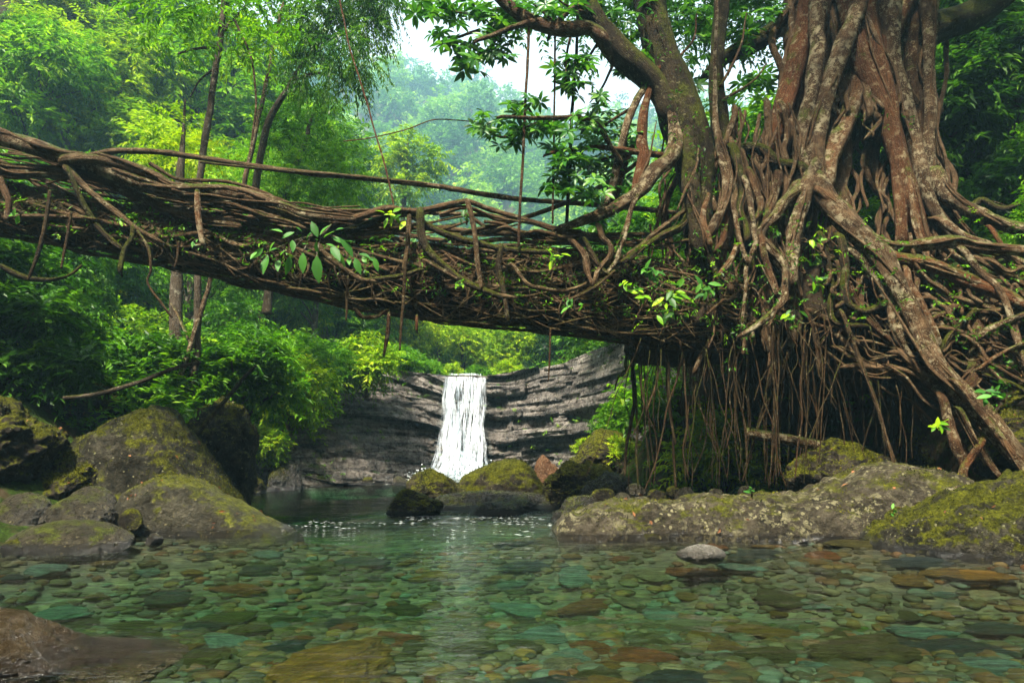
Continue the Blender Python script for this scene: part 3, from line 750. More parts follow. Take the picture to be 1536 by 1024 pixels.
SHORE = [(188, 806, 34), (232, 808, 26), (150, 815, 30), (20, 822, 40), (215, 800, 20), (168, 786, 22), (30, 735, 40), (90, 722, 34), (120, 740, 26), (352, 735, 36), (372, 730, 26), (410, 728, 34), (448, 727, 30), (480, 724, 38), (515, 724, 26), (545, 722, 30), (600, 722, 26), (820, 745, 40), (905, 745, 36), (860, 735, 30), (940, 752, 40), (985, 744, 30), (1030, 742, 34), (1075, 741, 26), (1010, 736, 22), (1120, 738, 28), (955, 735, 30)]
for k, (px, py, wd) in enumerate(SHORE):
    Yk = min(27, CH * 1024 / (py - 680) if py > 718 else 27)
    if 900 < px: Yk = 12.6 + .3 * rng.random()
    if px < 130 and py < 745: Yk = 11.4
    B('shore_stone', int(px - wd / 2), int(px + wd / 2), int(py - wd * .34), int(py + wd * .14), Yk, wd * mpp(py, Yk) * .8, M['cobble'] if k % 3 else M['mossy'], ('dark brown stone' if k % 3 else 'mossy stone') + ' lying loose along the shore of the pool', 60 + k, sub=5, group='loose ' + ('brown' if k % 3 else 'mossy') + ' stones along the shore', planes=5, noise=.12)

# stones lying on the bed under the clear water
KIND = [('pale teal grey', (.055, .088, .066)), ('ochre yellow', (.082, .048, .007)), ('olive brown', (.032, .029, .008)), ('rusty orange', (.085, .030, .007)), ('dark slate', (.014, .020, .017)), ('pale sandy', (.085, .078, .040))]
SM = []
for nm, c in KIND:
    SM.append(mat_rock('stone_' + nm.replace(' ', '_'), [tuple(v * .35 for v in c), c, tuple(min(1, v * 1.8) for v in c)], moss=0, lichen=.12, wet=False, scale=3.4, lich=tuple(min(.5, v * 1.7) for v in c)))
protos = {}
def stone_mesh(kind, v):
    if (kind, v) not in protos:
        V, Fc = rock_shape(100 + v % 10, sub=5 if v >= 10 else 3, planes=7, sharp=22, noise=.22)
        protos[(kind, v)] = mesh('river_stone', V * np.array([.5, .5, .5]), [Fc], SM[kind])
    return protos[(kind, v)]
big = []
def put_stone(x, y, wdt, dpt, hgt, kind, v, label, group):
    o = bpy.data.objects.new('river_stone', stone_mesh(kind, v))
    COL.objects.link(o)
    o.scale = (wdt, dpt, hgt); o.rotation_euler = (rng.normal() * .07, rng.normal() * .07, rng.random() * 6.28)
    o.location = (x, y, Tz(x, y) + hgt * .22)
    tag(o, label, 'stone', group); big.append((x, y, max(wdt, dpt) / 2))
put_stone(*at(490, 950, 5.0)[:2], 1.5, .85, .20, 1, 13, 'largest flat ochre slab under the water near the bottom of the photo', None)
put_stone(*at(1290, 935, 5.6)[:2],   .95, .6, .20, 2, 14, 'large dark olive slab under the water at the lower right', None)
put_stone(*at(1500, 935, 5.2)[:2], .55, .42, .12, 0, 1, 'flat pale teal stone under the water at the right edge of the photo', None)
put_stone(*at(880, 892, 6.0)[:2], .42, .3, .1, 3, 2, 'single rusty orange stone under the water right of the waterfall reflection', None)
for px, py, Y, wd, kd, lb in ((700, 985, 4.4, .62, 4, 'dark slate slab under the water below the waterfall reflection'), (930, 960, 4.7, .7, 1, 'ochre slab under the water right of the dark slate slab'), (1130, 990, 4.3, .6, 2, 'broad olive slab near the bottom edge right of the middle'), (350, 880, 6.2, .8, 0, 'long pale teal slab under the water left of the middle'), (600, 880, 6.3, .6, 3, 'rust coloured slab under the water left of the waterfall reflection'), (1420, 985, 4.4, .7, 4, 'dark slate slab under the water at the lower right corner'),
                              (200, 860, 7.0, .9, 2, 'broad olive slab under the water between the wet slab and the left cobbles'), (1150, 880, 6.6, .8, 1, 'broad ochre slab under the water in front of the lichen spotted boulder'), (1380, 890, 6.4, .7, 0, 'pale teal slab in the shallows in front of the dark mossy rock'), (780, 900, 6.0, .5, 2, 'olive slab under the water below the waterfall reflection')):
    put_stone(*at(px, py, Y)[:2], wd, wd * .62, .12, kd, 10 + int(wd * 100) % 6, lb, None)
cnt = 0; tries = 0
while cnt < 290 and tries < 20000:
    tries += 1
    y = 2.9 + 8.0 * rng.random() ** 1.7
    x = (rng.random() * 2 - 1) * (y * .80 + .6)
    if not (itp(YL, y) + .3 < x < itp(YR, y) - .3): continue
    wd = (.18 + .58 * rng.random() ** 1.8) * (1 + .05 * y)
    if any((x - a) ** 2 + (y - b) ** 2 < ((wd * .34 + c * .66)) ** 2 for a, b, c in big): continue
    kd = int(rng.choice(6, p=[.19, .20, .28, .09, .14, .10]))
    put_stone(x, y, wd, wd * (.55 + .4 * rng.random()), min(.14, wd * (.14 + .16 * rng.random())), kd, int(rng.integers(6)), KIND[kd][0] + ' river stone lying on the bed under the clear water', KIND[kd][0] + ' stones on the stream bed')
    cnt += 1
n = 10000
D, Fc = ICO[1]
yy = 2.6 + 9.5 * rng.random(n) ** 1.5; xx = (rng.random(n) * 2 - 1) * (yy * .85 + .8)
ok = (xx > itp(YL, yy)) & (xx < itp(YR, yy)); xx, yy = xx[ok], yy[ok]; n = len(xx)
zz = T(xx, yy) + .018
s = .03 + .075 * rng.random(n) ** 1.6
sc = np.stack([s * (.8 + .5 * rng.random(n)), s * (.8 + .5 * rng.random(n)), s * .45], 1)
V = (np.stack([xx, yy, zz], 1)[:, None] + D[None] * sc[:, None] * (1 + .25 * rng.normal(size=(n, len(D), 1)) * .5)).reshape(-1, 3)
g = G('gravel'); a = g.n('ShaderNodeAttribute'); a.attribute_name = 'tone'
_gc = (g.ramp(a.outputs['Fac'], [(0, (.014, .014, .008)), (.25, (.03, .025, .007)), (.45, (.07, .042, .008)), (.58, (.042, .060, .042)), (.75, (.065, .056, .028)), (.88, (.06, .022, .006)), (1, (.035, .034, .014))], 'CONSTANT'))
_sl = g.ramp(g.noise(g.n('ShaderNodeNewGeometry').outputs['Position'], 1.3, 5, .6), [(.42, .85), (.62, .1)])
M['gravel'] = g.done(g.pri(g.mix(_sl, _gc, (.020, .019, .008)), .7, None, .1).outputs[0])
tag(mk('gravel', V, [(np.arange(n)[:, None, None] * len(D) + Fc[None]).reshape(-1, 3)], M['gravel'], tone=np.repeat(rng.random(n), len(D))), 'small multicoloured pebbles between the stones on the stream bed', 'gravel', kind='stuff')

# ------------------------------------------------------------------ living root bridge
BY = [(-260, 9.9), (0, 10.3), (500, 10.9), (1000, 11.6), (1150, 11.9)]
BT = [(-260, 236), (-100, 252), (0, 268), (100, 287), (200, 308), (300, 322), (400, 336), (500, 344), (600, 356), (700, 364), (800, 364), (900, 366), (1000, 385), (1150, 410)]
BB = [(-260, 318), (0, 350), (100, 371), (200, 388), (300, 409), (400, 431), (500, 454), (600, 471), (700, 484), (800, 493), (900, 506), (1000, 520), (1150, 528)]
bridge = empty('root_bridge', at(500, 460, 11.3), 'living root bridge woven from brown roots, spanning the stream beside the fig tree', 'bridge')
HW = .62
def bsec(px):
    Yf = itp(BY, px); t = at(px, itp(BT, px), Yf); b = at(px, itp(BB, px), Yf + .25)
    return Yf, t, b
def bsurf(px, v, off=0.0):
    """v: 0 = far top edge, .3 = near top edge, .3-.75 = near face, 1 = far under edge"""
    Yf, t, b = bsec(px)
    h = t[2] - b[2]
    if v < .3:
        y = Yf + .15 + (1 - v / .3) * 2 * HW; z = t[2] - .16 - .05 * math.sin(v / .3 * math.pi); n = (0, 0, 1)
    elif v < .75:
        q = (v - .3) / .45
        y = Yf + .10 - .12 * math.sin(q * math.pi) + .12 * q * q; z = t[2] - h * q; n = (0, -1, .3 - q * .6)
    else:
        q = (v - .75) / .25
        y = Yf + .3 + q * 2 * HW * .9; z = b[2] + .02 + .25 * q * q; n = (0, -.2, -1)
    n = np.array(n); n = n / np.linalg.norm(n)
    return np.array([t[0], y, z]) + n * off
NP, NVb = 260, 60
pxs = np.linspace(-260, 1150, NP); vs = np.linspace(.02, .995, NVb)
Vb = np.array([[bsurf(p, v, -.13) for v in vs] for p in pxs]).reshape(-1, 3)
nn = np.repeat(vs[None], NP, 0).ravel()
d = fbm(Vb * np.array([2.2, 3.5, 5]), 5) * .13 + fbm(Vb * np.array([6, 9, 12]), 3) * .05
Vb[:, 1] -= d * np.where((nn > .3) & (nn < .8), 1, .1); Vb[:, 2] += d * np.where(nn < .3, 1, np.where(nn > .72, -1, .1))
i = np.arange(NP - 1)[:, None] * NVb; j = np.arange(NVb)[None]; j2 = (j + 1) % NVb
Q = np.stack([i + j, i + j2, i + NVb + j2, i + NVb + j], -1).reshape(-1, 4)
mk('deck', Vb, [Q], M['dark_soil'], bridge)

def bstrand(px0, ln, v0, dv, r, wob):
    m = max(3, int(ln / 45)); out = []
    ph = rng.random() * 6.28; fr = .5 + rng.random()
    for k in range(m + 1):
        q = k / m; px = px0 + ln * q
        v = min(.985, max(.03, v0 + dv * q + wob * math.sin(ph + fr * 6.28 * q) + rng.normal() * .012))
        out.append(np.append(bsurf(px, v, r * .9 + rng.random() * .05 * (.31 < v < .8)), r * (1 - .35 * abs(q - .4)) * (.85 + .3 * rng.random())))
    return np.array(out)
# long roots running along the near face, the roots woven over it and the under side
for k in range(92):
    px0 = -240 + rng.random() * 1080; ln = 160 + rng.random() * 380
    ln = min(ln, 1120 - px0)
    u = rng.random()
    v0 = .28 + .30 * u ** 1.3 if k < 70 else .5 + .3 * rng.random()
    r = (.010 + .028 * rng.random() ** 2.4) * (1.25 if v0 < .45 else .85)
    t = tube(bstrand(px0, ln, v0, rng.normal() * .10, r, .04 + .05 * rng.random()), 7, .2, .02)
    mk('woven_root', t[0], [t[1]], M['root'], bridge, uv=t[2])
L = []
for k in range(620):
    px0 = -250 + rng.random() * 1300; ln = 50 + rng.random() * 260; ln = min(ln, 1130 - px0)
    v0 = .05 + .93 * rng.random(); r = .005 + .012 * rng.random() ** 2
    L.append(tube(bstrand(px0, ln, v0, rng.normal() * .18, r, .08 * rng.random()), 5, .2, .02, step=.06))
# steep little roots knotted across the near face
for k in range(420):
    px0 = 380 + rng.random() * 740 if k < 190 else -200 + rng.random() * 600; ln = rng.normal() * 45
    a = .27 + .12 * rng.random(); b = a + .12 + .32 * rng.random(); r = .005 + .014 * rng.random() ** 2
    pts = [np.append(bsurf(px0 + ln * q + rng.normal() * 9, a + (b - a) * q, .03 + .06 * rng.random()), r) for q in np.linspace(0, 1, 5)]
    L.append(tube(np.array(pts), 5, .2, .03, step=.05))
tag(tubes('root_tangle', L, M['root'], bridge), kind='stuff')

def blend(P, r0=.3, r1=.3):
    # both ends grow out of the mass behind them
    P = np.asarray(P)
    for e in (0, 1):
        p, q = (P[0], P[1]) if e == 0 else (P[-1], P[-2])
        d = unit(p[:3] - q[:3]); n = np.append(p[:3] + d * p[3] * 2.4 + np.array([0, 1, 0]) * p[3] * 2.8, p[3] * (r0 if e == 0 else r1))
        P = np.vstack([n, P]) if e == 0 else np.vstack([P, n])
    return P
def lerp_(a, b, t): return a + (b - a) * t
RAIL = [
 ([(-160, 168, 15), (-60, 190, 14), (0, 206, 13), (59, 224, 12.5), (97, 236, 12.5), (141, 247, 13), (176, 262, 13), (220, 277, 12.5), (264, 285, 11.5), (320, 289, 11), (360, 294, 10), (400, 303, 9.5), (430, 313, 9), (460, 322, 8), (530, 330, 6)], 9.9, 10.7, 'bark_lichen'),
 ([(100, 240, 8), (150, 240, 9), (185, 248, 9), (225, 262, 9), (262, 281, 8), (300, 285, 8), (345, 287, 8), (400, 298, 7), (450, 317, 6), (540, 318, 5), (600, 318, 4)], 10.0, 10.9, 'root'),
 ([(-120, 262, 9), (-40, 256, 9), (0, 253, 9), (29, 259, 9), (73, 258, 9), (117, 262, 8), (161, 272, 7), (205, 292, 7), (249, 312, 6), (293, 325, 6), (360, 340, 5)], 10.0, 10.6, 'root'),
 ([(110, 243, 4), (150, 230, 4.6), (200, 226, 4.6), (255, 230, 4.6), (310, 238, 4.4), (380, 249, 4.3), (468, 260, 4.3), (556, 268, 4.2), (644, 278, 4.2), (717, 290, 4.2), (780, 299, 4), (850, 304, 4), (905, 308, 4), (1010, 318, 3.5)], 11.6, 12.6, 'root'),
 ([(300, 243, 2), (420, 256, 2), (500, 262, 2), (640, 275, 2)], 11.7, 12.0, 'thin'),
 ([(500, 334, 5), (527, 329, 5.5), (567, 316, 5.5), (585, 312, 4.5), (610, 315, 4), (625, 318, 4)], 10.7, 10.9, 'root'),
 ([(605, 321, 4), (661, 310, 4.5), (699, 303, 4.5), (732, 313, 4.2), (780, 327, 4), (830, 342, 4), (880, 352, 4)], 10.9, 11.3, 'root'),
 ([(701, 303, 4), (708, 328, 4), (714, 363, 4), (717, 400, 4), (722, 430, 3)], 10.8, 10.75, 'root'),
 ([(630, 319, 6), (631, 345, 6.5), (640, 372, 6), (673, 404, 5), (696, 422, 5), (746, 444, 4)], 10.85, 10.8, 'bark_moss'),
 ([(614, 316, 3.5), (613, 345, 4), (611, 375, 3.5), (606, 400, 3)], 10.9, 10.8, 'root'),
 ([(480, 356, 4), (527, 344, 5), (570, 330, 5), (610, 322, 4.5), (640, 338, 5), (670, 352, 5), (720, 366, 5), (760, 374, 4.5), (830, 380, 4)], 10.9, 11.0, 'bark_moss'),
 ([(520, 335, 4), (580, 338, 4.5), (644, 341, 4.5), (702, 347, 4.5), (780, 351, 4.5), (900, 352, 4), (985, 352, 4)], 11.6, 12.2, 'root'),
 ([(560, 318, 3), (644, 319, 3.2), (720, 323, 3.2), (780, 331, 3), (840, 344, 3)], 11.7, 12.0, 'root'),
 ([(660, 364, 3), (700, 349, 3.6), (780, 328, 3.6), (860, 300, 3.6), (926, 265, 3.5), (960, 240, 3)], 11.3, 11.9, 'root'),
 ([(544, 420, 3), (570, 418, 3.5), (600, 414, 3.5), (629, 405, 3)], 10.7, 10.75, 'bark_moss'),
 ([(478, 372, 4), (505, 395, 4.5), (540, 418, 4), (560, 421, 3)], 10.65, 10.7, 'root'),
 ([(296, 285, 4), (297, 318, 5), (300, 345, 4.5), (304, 365, 3.5)], 10.3, 10.2, 'bark_lichen'),
 ([(100, 252, 5), (125, 278, 5), (150, 300, 5), (178, 322, 5), (200, 340, 4), (240, 362, 3)], 10.0, 10.2, 'root'),
 ([(103, 255, 3), (118, 290, 4), (132, 318, 4.5), (150, 345, 4.5), (180, 372, 4)], 9.95, 10.25, 'bark_moss'),
 ([(0, 268, 5), (8, 290, 5), (13, 305, 4.5), (10, 330, 4)], 9.95, 9.95, 'root'),
 ([(200, 338, 3.5), (198, 355, 3.5), (186, 378, 4), (180, 405, 3.5)], 10.15, 10.0, 'bark_moss'),
 ([(10, 325, 3), (60, 324, 3.2), (110, 326, 3), (140, 328, 2.4)], 9.95, 10.1, 'root'),
 ([(0, 398, 4), (22, 410, 5), (45, 418, 4.5), (80, 419, 3), (105, 412, 2.4), (122, 398, 2)], 9.9, 10.3, 'bark_moss'),
 ([(75, 286, 3), (68, 340, 3), (56, 385, 3), (42, 420, 2)], 9.85, 9.85, 'thin'),
 ([(107, 318, 2), (100, 360, 2.2), (92, 402, 1.6)], 9.9, 9.9, 'thin'),
 ([(206, 346, 2), (222, 372, 2.4), (226, 405, 2), (222, 425, 1.6), (245, 458, 2), (258, 476, 1.5)], 10.1, 10.1, 'thin'),
 ([(268, 362, 1.8), (266, 385, 2), (262, 402, 1.4)], 10.2, 10.2, 'thin'),
 ([(608, 392, 2.4), (606, 430, 2.6), (603, 470, 2.4), (600, 525, 1.6)], 10.7, 10.7, 'thin'),
 ([(522, 415, 2), (521, 450, 2.2), (519, 480, 1.4)], 10.65, 10.65, 'thin'),
 ([(583, 472, 2.5), (581, 500, 3.4), (576, 530, 2)], 11.0, 11.1, 'bark'),
 ([(534, 465, 3), (545, 475, 3.5), (565, 474, 3), (577, 466, 2.4)], 10.9, 11.0, 'bark'),
 ([(625, 476, 2.5), (625, 494, 2)], 11, 11, 'bark'),
 ([(826, 492, 1.5), (824, 540, 1.4), (823, 570, 1)], 11, 11, 'thin'),
 ([(752, 372, 4), (748, 400, 4.5), (756, 440, 4), (762, 478, 3)], 10.9, 10.85, 'bark_moss'),
 ([(640, 392, 3), (690, 420, 3.6), (735, 440, 3.6), (770, 446, 3)], 10.8, 10.85, 'root'),
 ([(770, 398, 3), (790, 425, 3.5), (812, 432, 3.5), (850, 436, 3), (890, 420, 3), (925, 402, 2.5)], 10.95, 11.1, 'root'),
]
for pts, a, b, m in RAIL:
    P0 = pxr(pts, a, b)
    if m != 'thin' and pts[0][0] > 0: P0 = blend(P0, .25, .25)
    t = tube(P0, 9 if pts[0][2] > 5 else 7, .15, .012)
    mk('rail_root' if pts[0][2] >= 3.5 else 'hanging_root', t[0], [t[1]], M[m], bridge, uv=t[2])

# thin strands wrapped along the thick rails, and the open lattice between deck and rails
L = []
for pts, a, b, m in RAIL[:3]:
    P0 = pxr(pts, a, b)
    for c in range(9):
        i0 = int(rng.integers(0, len(P0) - 4)); i1 = min(len(P0), i0 + int(rng.integers(4, 9)))
        Q_ = P0[i0:i1].copy(); sw = np.linspace(rng.normal() * 1.1, rng.normal() * 1.1, len(Q_)) + rng.normal(size=len(Q_)) * .3
        Q_[:, 2] += sw * Q_[:, 3] * .95; Q_[:, 1] -= np.sqrt(np.maximum(.1, 1.1 - np.clip(np.abs(sw), 0, 1) ** 2)) * Q_[:, 3]
        Q_[:, 3] *= .16 + .2 * rng.random(); L.append(tube(Q_, 7, .2, .02))
for k in range(105):
    px0 = (-80 + 560 * rng.random()) if k < 80 else 480 + 420 * rng.random(); ln = 70 + 190 * rng.random(); px1 = min(px0 + ln, 1000)
    top = lambda p: np.interp(p, [-160, 0, 100, 200, 300, 400, 500, 600, 700, 850, 1000], [180, 215, 245, 275, 296, 312, 330, 318, 308, 345, 360])
    q0, q1 = rng.random(), rng.random(); far = rng.random() < .35
    m = 5; pts = []
    for q in range(m + 1):
        p = lerp_(px0, px1, q / m); t_ = top(p); b_ = itp(BT, p) + 8
        pts.append((p, lerp_(t_, b_, lerp_(q0, q1, q / m)) + rng.normal() * 3, (1.2 + 2.6 * rng.random() ** 2) if q == 0 else pts[0][2]))
    Yk = itp(BY, px0) + (1.25 if far else .02 + .25 * rng.random())
    L.append(tube(pxr(pts, Yk, Yk + .1), 6, .2, .03, step=.06))
tag(tubes('rail_tangle', L, M['root'], bridge), kind='stuff')

# ------------------------------------------------------------------ the strangler fig
fig = empty('fig_tree', at(1230, 640, 13.0), 'huge strangler fig with a cascade of tangled brown roots on the right bank', 'tree')
FR = []   # (points px,py,r), Y0, Y1, material, name
def Z3(l): return [(1024 + x / 2, y / 2, r / 2) for x, y, r in l]
def Zc(l): return [(860 + x / 3.413, 240 + y / 3.413, r / 3.413) for x, y, r in l]
def Zd(l): return [(1200 + x / 2.438, 330 + y / 2.438, r / 2.438) for x, y, r in l]
def Ze(l): return [(1000 + x / 3.413, y / 3.413, r / 3.413) for x, y, r in l]
# core trunks (dark, behind)
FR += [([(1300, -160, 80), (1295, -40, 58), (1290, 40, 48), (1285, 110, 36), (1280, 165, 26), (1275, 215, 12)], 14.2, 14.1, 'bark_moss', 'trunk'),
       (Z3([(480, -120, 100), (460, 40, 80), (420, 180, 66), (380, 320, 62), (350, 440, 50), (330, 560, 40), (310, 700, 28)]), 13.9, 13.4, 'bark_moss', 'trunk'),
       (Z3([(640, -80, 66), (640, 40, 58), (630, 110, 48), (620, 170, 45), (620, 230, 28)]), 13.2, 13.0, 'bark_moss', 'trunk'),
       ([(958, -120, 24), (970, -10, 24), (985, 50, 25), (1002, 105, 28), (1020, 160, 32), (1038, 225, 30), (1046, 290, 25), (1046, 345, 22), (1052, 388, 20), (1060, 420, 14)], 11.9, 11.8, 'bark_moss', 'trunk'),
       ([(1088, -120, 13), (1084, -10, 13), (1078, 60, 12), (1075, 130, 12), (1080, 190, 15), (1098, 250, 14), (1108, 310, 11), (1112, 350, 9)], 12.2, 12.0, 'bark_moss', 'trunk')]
# main roots of the right cluster
B_ = 'buttress_root'
FR += [(Z3([(395, -60, 34), (375, 60, 32), (350, 150, 30), (322, 260, 28), (292, 350, 28), (268, 420, 26), (230, 490, 24), (200, 560, 16)]), 12.8, 12.5, 'bark', B_),
       (Z3([(410, -60, 24), (402, 60, 22), (404, 160, 22), (388, 260, 23), (365, 380, 22), (352, 470, 24), (368, 560, 26), (345, 650, 25), (332, 780, 24), (326, 900, 20), (330, 1010, 14)]), 12.5, 12.0, 'bark_lichen', B_),
       (Z3([(560, -80, 30), (530, 20, 29), (505, 80, 28), (478, 150, 28), (448, 240, 27), (420, 340, 27), (400, 430, 26), (402, 500, 24), (412, 570, 20)]), 12.4, 12.1, 'bark_lichen', B_),
       (Z3([(560, 110, 26), (540, 190, 31), (515, 280, 31), (490, 350, 29), (460, 420, 28), (436, 490, 27), (430, 560, 24)]), 12.85, 12.1, 'bark_lichen', B_),
       (Z3([(480, -80, 20), (490, 20, 26), (515, 110, 30), (540, 200, 30), (570, 260, 28), (605, 340, 27), (640, 440, 28), (672, 560, 27), (710, 680, 22), (742, 760, 14)]), 12.6, 12.2, 'bark', B_),
       (Z3([(560, -80, 26), (560, 30, 30), (570, 130, 30), (598, 220, 28), (622, 330, 24), (640, 440, 22), (652, 550, 20), (655, 720, 16)]), 12.45, 12.3, 'bark', B_),
       (Z3([(600, -90, 44), (605, -20, 42), (610, 60, 38), (625, 170, 24), (655, 260, 19), (680, 340, 19), (700, 460, 20), (728, 570, 20), (770, 660, 18), (830, 730, 14)]), 12.6, 12.2, 'bark_lichen', B_),
       (Z3([(735, -40, 30), (738, 80, 22), (740, 200, 17), (742, 340, 16), (740, 440, 16), (748, 540, 17), (790, 640, 16), (850, 720, 13)]), 12.7, 12.3, 'bark_lichen', B_),
       (Z3([(690, 40, 26), (685, 150, 20), (690, 250, 16), (712, 380, 13), (740, 500, 12)]), 12.9, 12.6, 'bark', B_),
       (Z3([(690, -80, 42), (660, 20, 36), (610, 110, 38), (585, 170, 30), (560, 220, 20)]), 12.8, 12.5, 'bark', B_),
       (Z3([(700, 130, 40), (735, 105, 46), (790, 75, 44), (850, 60, 42), (910, 25, 40), (990, -50, 36)]), 13.0, 13.0, 'bark_moss', 'limb'),
       (Z3([(110, 185, 24), (140, 165, 25), (220, 125, 26), (300, 70, 27), (350, 15, 28), (380, -60, 30)]), 13.6, 13.5, 'bark_moss', 'limb'),
       (Z3([(170, 452, 18), (235, 450, 18), (280, 488, 18), (340, 500, 18), (385, 530, 14)]), 12.2, 12.1, 'bark_moss', B_),
       (Z3([(350, 560, 22), (330, 590, 22), (282, 632, 22), (246, 686, 22), (252, 740, 22), (290, 795, 22), (325, 850, 16)]), 11.9, 11.8, 'bark_lichen', B_),
       (Z3([(240, 690, 18), (218, 780, 14), (192, 860, 13), (180, 940, 11), (182, 1020, 8)]), 11.9, 11.7, 'bark_moss', B_),
       # the long diagonal root and its neighbours
       (Z3([(395, 540, 26), (430, 600, 34), (480, 655, 38), (540, 715, 38), (590, 765, 34), (630, 835, 28), (668, 900, 27), (700, 970, 26)]) + [(1390, 520, 14), (1408, 552, 14), (1440, 590, 14.5), (1470, 618, 15), (1492, 644, 14.5), (1516, 675, 14), (1550, 708, 13), (1600, 745, 12)], 11.9, 10.1, 'bark_lichen', B_),
       (Z3([(410, 570, 16), (460, 615, 18), (530, 690, 16), (590, 722, 16), (650, 742, 17), (710, 738, 18), (770, 730, 20), (820, 725, 21), (880, 738, 18), (960, 748, 17), (1060, 760, 16)]), 11.7, 10.9, 'bark_lichen', B_),
       (Z3([(600, 745, 14), (650, 775, 19), (720, 790, 21), (800, 820, 21), (870, 850, 21), (950, 880, 21), (1040, 925, 20)]), 11.5, 10.7, 'bark', B_),
       (Z3([(760, 520, 20), (790, 580, 22), (850, 625, 22), (910, 655, 21), (980, 680, 20), (1060, 705, 20)]), 12.3, 11.5, 'bark_lichen', B_),
       (Z3([(870, 620, 14), (900, 600, 10), (960, 625, 9), (1060, 590, 4)]), 12.4, 12.0, 'bark_moss', B_)]
# the right-hand lower network (zoom d)
FR += [(Zd([(600, 240, 22), (620, 310, 24), (640, 400, 24), (645, 500, 26), (625, 590, 28), (600, 620, 20)]), 11.2, 10.8, 'bark', B_),
       (Zd([(330, 110, 10), (360, 190, 12), (400, 260, 13), (430, 330, 13), (460, 400, 13), (520, 460, 14), (525, 520, 13), (530, 620, 12)]), 11.3, 11.0, 'bark_lichen', B_),
       (Zd([(190, 110, 16), (250, 170, 20), (300, 240, 20), (335, 310, 20), (350, 390, 20), (380, 470, 18), (430, 540, 18), (490, 590, 18), (530, 650, 16), (575, 710, 12)]), 11.6, 11.0, 'bark_lichen', B_),
       (Zd([(520, 0, 14), (600, 60, 16), (700, 100, 14), (790, 140, 12), (840, 160, 10)]), 11.9, 11.2, 'bark_lichen', B_),
       (Zd([(600, 110, 12), (660, 190, 13), (720, 250, 13), (760, 330, 12), (790, 420, 12), (822, 520, 11)]), 11.0, 10.4, 'bark_lichen', B_),
       (Zd([(700, 30, 8), (745, 110, 9), (770, 190, 9), (810, 280, 8), (840, 330, 7)]), 11.3, 10.8, 'bark', B_),
       (Zd([(480, 365, 9), (540, 335, 9), (600, 300, 9), (660, 270, 8)]), 11.1, 11.0, 'bark', B_),
       (Zd([(520, 480, 14), (545, 430, 12), (590, 380, 10), (640, 330, 8)]), 11.0, 10.9, 'bark_moss', B_),
       (Zd([(640, 440, 12), (700, 400, 14), (770, 365, 12), (840, 340, 10)]), 10.8, 10.4, 'bark_lichen', B_),
       (Zd([(660, 540, 8), (720, 500, 9), (780, 470, 8), (850, 440, 7)]), 10.7, 10.3, 'bark_lichen', B_),
       (Zd([(650, 560, 9), (720, 580, 9), (780, 600, 8), (850, 640, 8)]), 10.8, 10.3, 'bark_moss', B_),
       (Zd([(520, 650, 16), (540, 740, 18), (565, 820, 19), (590, 880, 16), (600, 920, 10)]), 10.8, 10.6, 'bark', B_),
       (Zd([(670, 800, 13), (630, 860, 14), (598, 910, 15), (600, 970, 14), (605, 1040, 10)]), 10.5, 10.4, 'bark', B_),
       (Zd([(760, 935, 16), (715, 965, 15), (670, 1000, 13), (620, 1030, 10)]), 10.1, 10.2, 'bark_moss', B_),
       (Zd([(590, 700, 9), (640, 800, 9), (690, 890, 9), (735, 945, 8)]), 10.6, 10.3, 'bark', B_),
       (Zd([(580, 600, 11), (650, 690, 13), (720, 780, 14), (770, 850, 14), (830, 940, 13)]), 10.5, 10.0, 'bark', B_),
       (Zd([(150, 70, 15), (165, 170, 16), (160, 250, 16), (180, 310, 14), (240, 330, 13), (310, 305, 13), (340, 290, 10)]), 11.5, 11.4, 'bark_moss', B_),
       (Zd([(150, 200, 14), (200, 290, 12), (235, 340, 11), (275, 385, 10), (330, 440, 9)]), 11.6, 11.4, 'bark', B_),
       (Zd([(80, 60, 12), (100, 160, 14), (120, 250, 12), (110, 330, 11), (130, 375, 11), (180, 385, 10), (250, 390, 8)]), 11.7, 11.5, 'bark_moss', B_),
       (Zd([(210, 120, 11), (215, 200, 12), (220, 290, 11), (230, 325, 9)]), 11.8, 11.6, 'bark', B_),
       (Zd([(155, 340, 8), (195, 440, 8), (235, 550, 8), (285, 690, 7.5), (320, 810, 7), (345, 890, 5)]), 11.4, 10.9, 'thin', B_),
       (Zd([(540, 100, 8), (580, 140, 9), (640, 190, 9), (690, 240, 8)]), 11.5, 11.2, 'bark_lichen', B_),
       (Zd([(400, -150, 6), (408, -70, 9), (420, 0, 12), (440, 70, 12), (470, 140, 11), (470, 230, 11), (520, 300, 9)]), 11.9, 11.4, 'bark_lichen', B_),
       (Zd([(390, 180, 10), (405, 240, 13), (440, 300, 13), (480, 380, 12), (505, 450, 11)]), 11.25, 11.0, 'bark_lichen', B_)]
